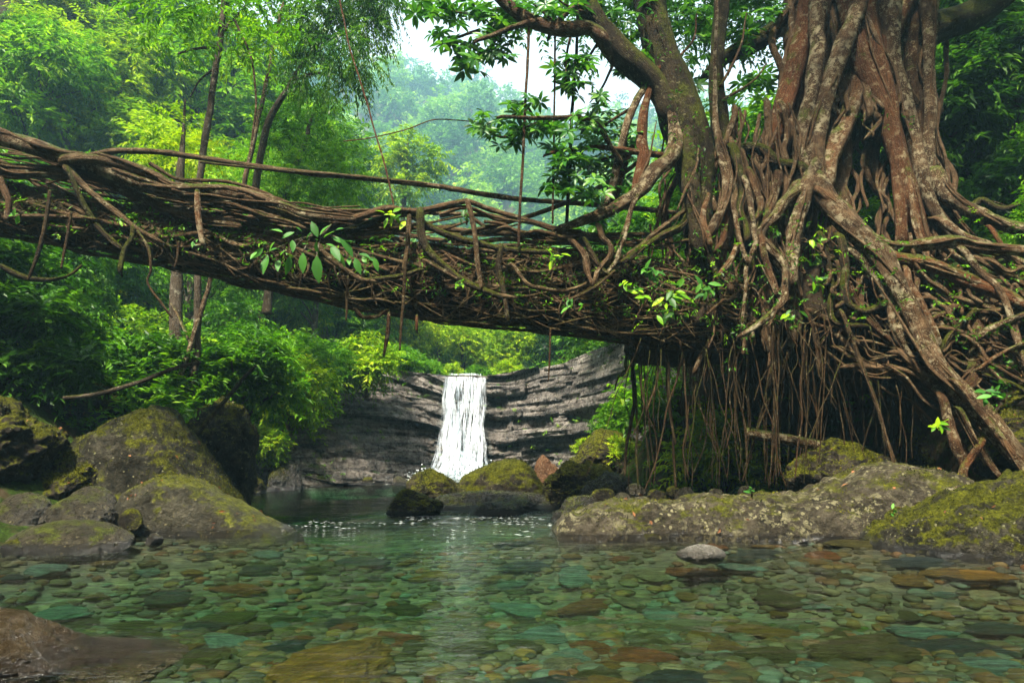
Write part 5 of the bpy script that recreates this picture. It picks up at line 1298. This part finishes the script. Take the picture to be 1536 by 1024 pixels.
# far hill forest
temp = []
for k in range(7):
    bl = []
    for b in range(9):
        a = rng.random() * 6.28; q = rng.random() ** .5
        bl.append((math.cos(a) * q * 3.2, math.sin(a) * q * 3.2, 4.5 + 3.8 * (1 - q * q) * rng.random() + rng.random() * 1.0 - 2.5 * q, 1.25 + .7 * rng.random()))
    temp.append(crown(bl, 2.6, 7, 1.3, .85, .46, .25, .5))
P = []; tries = 0
while len(P) < 900 and tries < 60000:
    tries += 1
    y = 66 + 420 * rng.random() ** .75; x = (rng.random() * 2 - 1) * (18 + y * .34) - 10
    if any((x - a) ** 2 + (y - b) ** 2 < (3.2 + y * .0155) ** 2 for a, b in P): continue
    P.append((x, y))
L = []
for x, y in P:
    V, Q, t = temp[int(rng.integers(7))]
    s = (.75 + .6 * rng.random()) * (1 + y / 330); a = rng.random() * 6.28; c, sn = math.cos(a) * s, math.sin(a) * s
    L.append((np.stack([V[:, 0] * c - V[:, 1] * sn + x, V[:, 0] * sn + V[:, 1] * c + y, V[:, 2] * s * (.8 + .5 * rng.random()) + Tz(x, y) - 1.5], 1), Q, np.clip(t * .5 + .75 * rng.random() - .12, 0, 1)))
V, Q, t = cat(L)
tag(mk('far_forest', V, [Q], M['leaf_far'], tone=t, smooth=False), 'hazy blue green forest covering the far hill', 'forest', kind='stuff')

# traced trees -----------------------------------------------------
def traced_tree(name, trunk, Y0, Y1, blobs, Yb, mat, par, label, tm='trunk', limbs=(), spread=.9):
    base = pxr(trunk[:1], Y0)[0][:3]
    root = empty(name, base, label, 'tree')
    L = [tube(pxr(trunk, Y0, Y1), 8, .12, .03)] + [tube(pxr(l, Y1, Yb), 6, .12, .04) for l in limbs]
    tubes('trunk', L, M[tm], root)
    bl = []
    for q in blobs:
        p = at(q[0], q[1], Yb + rng.normal() * spread); bl.append((*p, q[2] * mpp(q[1], Yb)))
    V, Q, t = crown(bl, *par)
    mk('crown', V, [Q], M[mat], root, tone=t, smooth=False)
    return root
traced_tree('slim_tree', [(285, 610, 6), (296, 500, 5.5), (298, 400, 5.2), (299, 280, 5.2), (312, 190, 5), (325, 100, 4.6), (334, 20, 4.3), (342, -70, 3.6)], 14.2, 14.2,
            [(250, 10, 45), (300, -20, 50), (370, -10, 45), (270, 50, 30), (350, 60, 32), (400, 20, 30), (330, -70, 60), (400, 60, 22)], 14.4, 'leaf_mid', (45, 12, .5, .17, .06, .3, .2), 'slim brown trunked tree rising behind the left half of the bridge', 'trunk',
            [[(328, 70, 2.6), (300, 72, 2), (268, 80, 1.4)], [(336, 20, 2.6), (350, -10, 2), (372, -30, 1.4)], [(333, 50, 2.4), (352, 30, 2), (372, 5, 1.2)], [(326, 100, 2), (300, 120, 1.4), (285, 145, 1)]])
traced_tree('pale_slim_tree', [(352, 420, 4), (362, 300, 3.6), (380, 215, 3.6), (395, 145, 3.3), (410, 75, 3.0), (428, -10, 2.6), (440, -60, 2)], 17, 17,
            [(430, -20, 40), (400, 10, 26), (460, 0, 30), (385, 60, 18), (440, 40, 20)], 17.2, 'leaf_mid', (40, 12, .5, .17, .06, .3, .2), 'leaning pale thin trunked tree right of the slim brown tree', 'bark_lichen')
traced_tree('drooping_tree', [(372, 420, 6), (382, 300, 5.5), (400, 190, 5), (440, 120, 4), (480, 60, 3.4), (505, 10, 3)], 17, 15.6,
            [(540, 20, 34), (575, 5, 28), (500, 30, 34), (560, 50, 24), (520, 75, 28), (480, 70, 28), (545, 95, 20), (505, 110, 20), (470, 20, 34), (450, 60, 26), (520, -30, 50), (565, -20, 40), (528, 128, 12), (440, 105, 18), (470, 130, 18)], 15.4, 'leaf_dark', (110, 15, .42, .13, .04, .75, -.4), 'dark green tree with drooping leafy branches at the top left of the sky', 'trunk',
            [[(440, 120, 3), (480, 110, 2), (510, 125, 1)], [(480, 60, 3), (525, 50, 2), (560, 60, 1)]])
traced_tree('fern_leaved_tree', [(400, 470, 7), (410, 380, 6), (430, 290, 5), (455, 220, 3.6), (470, 170, 2.6)], 19, 19,
            [(440, 190, 40), (480, 210, 36), (420, 240, 40), (470, 255, 42), (515, 245, 30), (500, 285, 36), (440, 295, 40), (400, 285, 30), (540, 290, 20), (460, 160, 26), (410, 190, 26), (385, 235, 24), (500, 180, 20), (530, 265, 18)], 18.6, 'leaf_mid', (90, 18, .55, .13, .035, .3, .2), 'bright green feathery tree behind the middle left of the bridge')
traced_tree('grey_trunk_tree', [(262, 560, 9), (264, 480, 9), (266, 400, 8.5), (268, 330, 8), (270, 260, 6), (275, 200, 3), (278, 150, 1.5)], 15.2, 15.2, [(270, 240, 40), (240, 220, 36), (300, 225, 34), (265, 190, 36)], 15.6, 'leaf_yel', (50, 12, .5, .16, .055, .3, .2), 'thick grey trunk seen under the left part of the bridge')
traced_tree('forked_thin_tree', [(262, 585, 4), (283, 530, 4), (300, 470, 3.6), (315, 420, 3.2), (322, 360, 3)], 14.0, 14.2, [(322, 340, 20), (340, 350, 18)], 14.6, 'leaf_dark', (40, 10, .4, .15, .06, .3, .2), 'thin leaning pale trunk under the bridge left of the hanging bush', 'bark_lichen', [[(288, 520, 2.4), (275, 490, 2), (256, 455, 1.6)]])
traced_tree('yellow_green_tree', [(598, 470, 4.5), (602, 380, 4), (606, 300, 3.8), (610, 250, 3), (612, 205, 1.6)], 52, 52,
            [(610, 215, 16), (585, 230, 16), (635, 235, 15), (575, 255, 12), (600, 250, 18), (640, 260, 12), (620, 275, 16), (590, 280, 14), (655, 240, 8), (605, 300, 12)], 52, 'leaf_yel', (30, 12, 1.1, .42, .16, .3, .2), 'sparse yellow green tree standing alone before the hazy hill', 'trunk', spread=.6)
traced_tree('ridge_tree', [(604, 215, 2), (605, 180, 1.9), (606, 150, 1.6), (608, 115, 1)], 430, 430,
            [(600, 105, 14), (570, 125, 14), (630, 120, 14), (590, 140, 16), (640, 145, 12), (615, 95, 10), (560, 150, 12), (650, 135, 8), (610, 130, 14)], 430, 'leaf_far', (1.1, 9, 4.5, 2.2, 1.1, .2, .3), 'tallest hazy tree standing up from the far ridge against the sky', 'trunk', spread=4)

# broad leaves of the fig, in whorls on thin twigs
WH = [(650, 12, 34, 16, 9), (700, 18, 34, 18, 12), (745, 20, 26, 18, 9), (662, 62, 22, 18, 5), (712, 85, 28, 26, 10), (748, 68, 24, 24, 9), (770, 45, 24, 18, 6), (725, 182, 22, 16, 5), (755, 200, 26, 20, 7), (772, 165, 20, 14, 4), (800, 152, 14, 8, 2), (795, 190, 30, 20, 8), (830, 205, 28, 22, 8),
      (848, 100, 20, 18, 7), (875, 92, 16, 16, 5), (862, 122, 20, 12, 5), (885, 150, 22, 16, 4), (870, 195, 36, 24, 9), (915, 185, 36, 24, 10), (860, 240, 34, 26, 12), (905, 235, 40, 28, 15), (840, 275, 24, 22, 7), (880, 280, 30, 20, 9), (935, 280, 28, 22, 8), (945, 215, 26, 28, 9),
      (800, 10, 30, 14, 7), (850, 12, 30, 20, 8), (905, 20, 26, 26, 8), (950, 25, 40, 30, 14), (950, 85, 34, 30, 12), (1040, 40, 30, 45, 14), (1110, 40, 26, 40, 10), (1130, 110, 26, 30, 7), (1050, 110, 22, 30, 6), (930, 60, 20, 20, 5), (1160, 20, 20, 24, 5), (905, 330, 14, 10, 2)]
C, Dd, Uu, Ll, Ww, Tt = [], [], [], [], [], []; TW = []
for cx, cy_, rx, ry, n in WH:
    for k in range(int(n * 1.7 + .5)):
        a = rng.random() * 6.28; q = rng.random() ** .5
        Yw = 10.6 + .9 * rng.random() + (.9 if cx > 890 else 0) + (1.2 if cx > 1020 else 0)
        c = at(cx + math.cos(a) * q * rx, cy_ + math.sin(a) * q * ry, Yw)
        ax = unit(np.array([rng.normal() * .45, -.15 + rng.normal() * .4, 1.0])); ax = ax if rng.random() < .8 else unit(ax + np.array([0, -.9, -.3]))
        e1 = unit(np.cross(ax, [1, .2, .1])); e2 = np.cross(ax, e1); ph = rng.random() * 6.28
        m = int(rng.integers(6, 10)); sz = .17 + .09 * rng.random()
        for j in range(m):
            th = ph + 6.28 * j / m + rng.normal() * .12
            d = e1 * math.cos(th) + e2 * math.sin(th) + ax * (.05 + .25 * rng.random()) - np.array([0, 0, .18])
            C.append(c + d * .015); Dd.append(d); Uu.append(ax); s = sz * (.75 + .4 * rng.random()); Ll.append(s); Ww.append(s * .36); Tt.append(rng.random())
    cc = at(cx, cy_, 11.0 + (.9 if cx > 890 else 0))
V, Q = bigleaf(np.array(C), np.array(Dd), np.array(Uu), np.array(Ll), np.array(Ww), .22)
mk('foliage', V, [Q], M['leaf_fig'], fig, tone=np.repeat(Tt, 15))
TWG = [[(760, 12), (700, 20), (650, 10)], [(770, 14), (745, 60), (705, 95), (690, 105)], [(720, 45), (680, 60), (655, 70)], [(860, 44), (850, 80), (848, 120)], [(900, 60), (880, 90), (865, 125)], [(830, 176), (790, 190), (750, 205), (720, 185)], [(800, 176), (790, 160), (772, 160)],
       [(930, 75), (905, 130), (885, 155)], [(950, 160), (900, 190), (870, 195)], [(940, 230), (890, 245), (840, 275)], [(960, 110), (950, 85), (945, 40)], [(1005, 100), (1040, 60), (1045, 20)], [(1080, 130), (1110, 70), (1120, 20)], [(1085, 150), (1130, 120), (1150, 95)], [(840, 40), (810, 15), (790, 0)], [(880, 20), (850, 10), (830, -10)]]
for l in TWG:
    t = tube(pxr(l, 11.2 if l[0][0] < 900 else 11.9, 10.9 if l[0][0] < 900 else 12.2, (2.6, .9)), 6, .12, .03); mk('twig', t[0], [t[1]], M['bark'], fig, uv=t[2])
# unseen crown of the fig, added over the frame to shade the right side
bl = []
for k in range(46):
    a = rng.random() * 6.28; q = rng.random() ** .5
    bl.append((5.6 + math.cos(a) * q * 6.2, 13.5 + math.sin(a) * q * 4.6, 12.6 + 2.6 * rng.random() - 1.2 * q, .7 + .5 * rng.random()))
V, Q, t = crown(bl, 26, 9, .6, .2, .075, .25, .3)
mk('crown', V, [Q], M['leaf_fig'], fig, tone=t, smooth=False)

# plants growing on the bridge and on the roots
def leafy_plant(name, stems, leafs, Y, mat, label, L=.26, W=.11):
    """stems: pixel polylines; leafs: (px,py,dx,dy,length px)"""
    base = at(stems[0][0][0], stems[0][0][1], Y)
    root = empty(name, base, label, 'plant')
    tubes('stem', [tube(pxr(s, Y, Y - .12, (1.6, .9)), 5, .05, .01) for s in stems], M['trunk'], root)
    C, D, U, Ls = [], [], [], []
    for px, py, dx, dy, l in leafs:
        p = at(px, py, Y - .12 + rng.normal() * .05); q = at(px + dx, py + dy, Y - .20 + rng.normal() * .07)
        C.append(p); D.append(q - p); U.append(np.array([rng.normal() * .4, -.75, .65 + rng.normal() * .2])); Ls.append(l * mpp(py, Y))
    Ls = np.array(Ls)
    V, Q = bigleaf(np.array(C), np.array(D), np.array(U), Ls, Ls * .42, .18, .14)
    mk('foliage', V, [Q], M[mat], root, tone=np.repeat(rng.random(len(C)), 15))
    return root
z5 = lambda x, y: (380 + x / 3.413, 240 + y / 3.413)
lf = []
for x0, y0, x1, y1 in ((75, 490, 40, 575), (130, 510, 120, 575), (185, 490, 175, 575), (255, 475, 250, 565), (325, 490, 328, 610), (325, 415, 322, 490), (300, 370, 265, 400), (330, 395, 300, 320), (340, 385, 380, 330), (250, 370, 220, 330), (170, 460, 120, 485), (200, 410, 205, 475), (110, 420, 70, 470), (50, 450, 0, 495), (400, 395, 470, 420), (440, 400, 512, 478),
                       (400, 440, 450, 520), (430, 470, 470, 535), (370, 430, 420, 440), (490, 500, 490, 555), (520, 500, 545, 575), (540, 480, 600, 490), (590, 500, 640, 520), (620, 500, 635, 560), (150, 370, 100, 350), (280, 430, 240, 420), (360, 400, 410, 350), (420, 360, 460, 340), (210, 370, 150, 390), (80, 470, 120, 440), (460, 420, 520, 400), (560, 490, 580, 540), (20, 470, -20, 500)):
    a = z5(x0, y0); b = z5(x1, y1); lf.append((a[0], a[1], b[0] - a[0], b[1] - a[1], math.hypot(b[0] - a[0], b[1] - a[1]) * 1.15))
leafy_plant('broadleaf_plant', [[z5(400, 330), z5(350, 380), z5(260, 400), z5(150, 440), z5(60, 480)], [z5(350, 380), z5(330, 450), z5(325, 500)], [z5(350, 380), z5(430, 400), z5(520, 480), z5(620, 500)], [z5(260, 400), z5(190, 470)], [z5(300, 380), z5(255, 470)]], lf, 10.35, 'leaf_big', 'green plant with large pointed leaves growing on the middle of the bridge')
def rosette(name, px, py, Y, R, n, mat, label, seed_dn=.3, w=None):
    lf = []
    for k in range(n):
        a = rng.random() * 6.28; l = R * (.6 + .5 * rng.random()); lf.append((px + rng.normal() * R * .35, py + rng.normal() * R * .25, math.cos(a) * l, math.sin(a) * l * .8 + seed_dn * l, l))
    return leafy_plant(name, [[(px, py + R * .8), (px, py), (px + R * .4, py - R * .3)]], lf, Y, mat, label)
rosette('leafy_plant', 1062, 436, 11.1, 22, 10, 'leaf_big', 'small plant with jagged green leaves under the foot of the mossy fig stem', .5)
rosette('leafy_plant', 975, 405, 10.9, 20, 14, 'leaf_big', 'drooping green plant on the right end of the bridge left of the mossy stem', .6)
rosette('leafy_plant', 962, 442, 10.8, 18, 10, 'leaf_mid', 'low sprig of green leaves under the right end of the bridge', .4)
rosette('leafy_plant', 1010, 440, 11.0, 22, 12, 'leaf_mid', 'cluster of small rounded leaves below the fig stem', .3)
rosette('leafy_plant', 935, 425, 10.85, 14, 9, 'leaf_mid', 'small sprig of leaves on the weave beside the drooping plant', .4)
rosette('leafy_plant', 31, 321, 9.8, 14, 5, 'leaf_big', 'lone leafy sprig at the left end of the bridge', .2)
rosette('leafy_plant', 291, 362, 10.1, 11, 4, 'leaf_big', 'small leaf sprig hanging on the bridge below the slim tree', .4)
rosette('leafy_plant', 82, 352, 10.2, 10, 6, 'leaf_mid', 'tiny green sprig below the left part of the bridge', .4)
rosette('leafy_plant', 700, 325, 11.0, 15, 9, 'leaf_mid', 'spiky small plant perched on the rail before the hill', -.3)
rosette('leafy_plant', 590, 322, 10.8, 18, 14, 'leaf_mid', 'mossy green creeper on the hump of the near rail', .1)
rosette('leafy_plant', 830, 385, 10.85, 16, 11, 'leaf_mid', 'sprig of small leaves on the deck edge under the straight vines', .3)
rosette('leafy_plant', 862, 452, 10.8, 18, 9, 'leaf_big', 'yellowish fern hanging low on the right part of the bridge', .6)
rosette('leafy_plant', 690, 425, 10.75, 14, 10, 'leaf_mid', 'round leaved creeper on the face of the bridge under the slanting post', .3)
rosette('leafy_plant', 545, 405, 10.6, 12, 8, 'leaf_mid', 'small sprig at the right end of the large leaved plant', .5)
rosette('leafy_plant', 1000, 470, 11.0, 18, 12, 'leaf_mid', 'leafy tuft hanging under the right end of the bridge', .7)
rosette('leafy_plant', 180, 330, 10.1, 10, 7, 'leaf_mid', 'tiny sprig on the left part of the bridge above the mossy stub', .2)
rosette('leafy_plant', 1222, 360, 11.3, 14, 9, 'leaf_mid', 'green sprig between the roots left of the long diagonal root', .3)
rosette('leafy_plant', 1228, 425, 11.2, 16, 12, 'leaf_mid', 'fern like sprig over the dark hollow left of the diagonal root', .5)
rosette('leafy_plant', 1487, 590, 10.0, 20, 9, 'leaf_big', 'bright light green plant on the right bank beside the diagonal root', .0)
rosette('leafy_plant', 1342, 767, 9.6, 10, 8, 'leaf_big', 'tiny bright plant between the lichen boulder and the dark mossy rock', -.1)
rosette('leafy_plant', 1128, 736, 10.6, 11, 7, 'leaf_big', 'tiny plant on top of the lichen boulder below the hanging roots', -.2)
rosette('leafy_plant', 1185, 470, 11.1, 16, 12, 'leaf_mid', 'green tuft hanging among the aerial roots', .7)
rosette('leafy_plant', 1410, 640, 10.6, 16, 10, 'leaf_mid', 'small leafy plant in the shade under the diagonal root', .3)

# small moss tufts and ferns all along the bridge and the roots
C, D = [], []
for k in range(420):
    p = bsurf(-100 + 1240 * rng.random() ** .8, .24 + .40 * rng.random(), .08)
    for j in range(5): C.append(p + rng.normal(size=3) * .05); D.append(rng.normal(size=3) + np.array([0, -.6, -.1]))
C = np.array(C); n = len(C)
V, Q = leaves4(C, np.array(D), rand_dirs(n) + np.array([0, 0, 1.0]), .04 + .07 * rng.random(n), .018 + .02 * rng.random(n))
tag(mk('moss_tufts', V, [Q], M['leaf_mid'], bridge, tone=np.repeat(rng.random(n) * .7, 4), smooth=False), kind='stuff')
C, D = [], []
tr_pts = [(970, 60, 11.5), (990, 110, 11.5), (1020, 170, 11.4), (1035, 220, 11.4), (1050, 280, 11.3), (1060, 390, 11.2), (1080, 150, 11.9), (1090, 240, 11.9), (1100, 400, 11.2), (1150, 430, 11.2), (1210, 400, 11.2), (1420, 440, 11), (1350, 420, 11.1), (1190, 360, 11.4), (940, 380, 11), (1000, 400, 11), (1450, 500, 10.7), (1500, 560, 10.4), (1330, 180, 12.3), (1290, 420, 11.2), (1100, 500, 11.2)]
for px, py, Y in tr_pts:
    for k in range(15):
        p = at(px + rng.normal() * 22, py + rng.normal() * 30, Y + rng.normal() * .15)
        for j in range(4): C.append(p + rng.normal(size=3) * .04); D.append(rng.normal(size=3) + np.array([0, -.5, 0]))
C = np.array(C); n = len(C)
V, Q = leaves4(C, np.array(D), rand_dirs(n) + np.array([0, 0, 1.0]), .04 + .07 * rng.random(n), .02 + .02 * rng.random(n))
tag(mk('moss_tufts', V, [Q], M['leaf_mid'], fig, tone=np.repeat(rng.random(n) * .5, 4), smooth=False), kind='stuff')
# little leaf sprays sprouting from the weave of the bridge
O = np.array([bsurf(-60 + 1180 * rng.random() ** .75, .22 + .38 * rng.random(), .06) for _ in range(150)])
V, Q, t = sprays(O, rng.normal(size=(150, 3)) * .6 + np.array([0, -.8, .1]), .10 + .16 * rng.random(150), 6, .075, .032, .35)
tag(mk('leaf_sprigs', V, [Q], M['leaf_mid'], bridge, tone=t, smooth=False), kind='stuff')
O = np.array([at(940 + 560 * rng.random(), 330 + 170 * rng.random(), 11.2 + .5 * rng.random()) for _ in range(90)]); O[:, 1] -= np.clip((O[:, 0] - 5) * .35, 0, 1)
V, Q, t = sprays(O, rng.normal(size=(90, 3)) * .6 + np.array([0, -.8, .1]), .10 + .18 * rng.random(90), 7, .08, .034, .35)
tag(mk('leaf_sprigs', V, [Q], M['leaf_mid'], fig, tone=t, smooth=False), kind='stuff')
# brown leaf litter on the right bank and the bridge deck
n = 2600
x = 2.2 + 8.5 * rng.random(n); y = 8.5 + 6 * rng.random(n); z = T(x, y) + .03
ok = (z > .3); x, y, z = x[ok], y[ok], z[ok]; n = len(x)
V, Q = leaves4(np.stack([x, y, z], 1), rand_dirs(n) * np.array([1, 1, .25]), np.array([0, 0, 1.0]) + .4 * rng.normal(size=(n, 3)), .06 + .08 * rng.random(n), .03 + .03 * rng.random(n))
tag(mk('leaf_litter', V, [Q], M['litter'], tone=np.repeat(rng.random(n), 4), smooth=False), 'brown fallen leaves on the right bank under the fig', 'leaf litter', kind='stuff')

def scatter(o, n, seed, zmin=.25, thr=-.05):
    me = o.data; P = len(me.polygons)
    c = np.zeros(P * 3); me.polygons.foreach_get('center', c); c = c.reshape(-1, 3)
    nn = np.zeros(P * 3); me.polygons.foreach_get('normal', nn); nn = nn.reshape(-1, 3)
    ar = np.zeros(P); me.polygons.foreach_get('area', ar)
    w = c + np.array(o.location)
    wt = ar * (nn[:, 2] > zmin) * (w[:, 2] > .12) * (fbm(w * 2.2 + seed, 4) + .35 * nn[:, 2] - .2 > thr) * (nn[:, 1] < .5)
    if wt.sum() <= 0: return None
    i = rng.choice(P, n, p=wt / wt.sum())
    return w[i] + rng.normal(size=(n, 3)) * np.sqrt(ar[i])[:, None] * .4, nn[i]
M['moss'] = mat_leaf('moss_blade', [(.008, .010, .001), (.030, .034, .002), (.075, .078, .004), (.15, .14, .008)], .2, .8)
for o in [o for o in list(COL.objects) if o.parent is None and o.type == 'MESH' and o.name.split('.')[0] in ('mossy_boulder', 'mossy_bank_rock', 'mossy_rock', 'overhanging_boulder', 'bank_rock', 'smooth_boulder', 'lichen_boulder', 'wet_rock')]:
    dense = {'smooth_boulder': 500, 'lichen_boulder': 2200, 'mossy_bank_rock': 3200, 'mossy_rock': 2600, 'wet_rock': 500}.get(o.name.split('.')[0], 4200)
    r_ = scatter(o, dense, 3.0, thr=.24 if o.name.startswith(('smooth', 'lichen')) else -.02)
    if r_ is None: continue
    C, N = r_; n = len(C)
    V, Q = leaves4(C - N * .004, N + rng.normal(size=(n, 3)) * .55, rand_dirs(n), .014 + .030 * rng.random(n) ** 2, .010 + .014 * rng.random(n))
    tn = np.clip(.45 + .9 * fbm(C * 5, 3) + .22 * rng.normal(size=n), 0, 1)
    tag(mk('moss', V, [Q], M['moss'], o, tone=np.repeat(tn, 4), smooth=False), kind='stuff')
r_ = scatter(cl, 260, 4.0, zmin=.45, thr=-2)
V, Q, t = sprays(r_[0], rng.normal(size=(260, 3)) * .5 + np.array([0, -.7, .7]), .15 + .25 * rng.random(260), 8, .12, .045, .35)
tag(mk('cliff_plants', V, [Q], M['leaf_mid'], tone=t, smooth=False), 'small ferns and grass tufts rooted on the ledges of the cliff', 'ferns', kind='stuff')
C, N = [], []
for o in [o for o in list(COL.objects) if o.parent is None and o.name.split('.')[0] in ('mossy_boulder', 'lichen_boulder', 'mossy_bank_rock', 'bank_rock', 'smooth_boulder')]:
    r_ = scatter(o, 26, 9.0, thr=-.6)
    if r_: C.append(r_[0]); N.append(r_[1])
C = np.vstack(C); N = np.vstack(N); n = len(C); D = np.cross(N, rand_dirs(n))
V, Q = leaves4(C + N * .008, D, N + rng.normal(size=(n, 3)) * .3, .05 + .07 * rng.random(n), .025 + .03 * rng.random(n))
tag(mk('fallen_leaves', V, [Q], M['litter'], tone=np.repeat(rng.random(n), 4), smooth=False), 'scattered brown and orange fallen leaves lying on the boulders', 'fallen leaves', kind='stuff')

# ------------------------------------------------------------------ the hazy air
g = G('haze_air'); pv = g.n('ShaderNodeVolumePrincipled')
pv.inputs['Color'].default_value = (.42, .80, 1.0, 1); pv.inputs['Density'].default_value = HAZE_D; pv.inputs['Anisotropy'].default_value = .25
g.l(pv.outputs[0], g.out.inputs['Volume']); M['haze'] = g.m
a, b, c, d, e, f = -476, 476, -66, 576, -7, 330
V = np.array([[a, c, e], [b, c, e], [b, d, e], [a, d, e], [a, c, f], [b, c, f], [b, d, f], [a, d, f]], float)
tag(mk('haze', V, [np.array([[0, 3, 2, 1], [4, 5, 6, 7], [0, 1, 5, 4], [1, 2, 6, 5], [2, 3, 7, 6], [3, 0, 4, 7]])], M['haze'], smooth=False), kind='stuff')
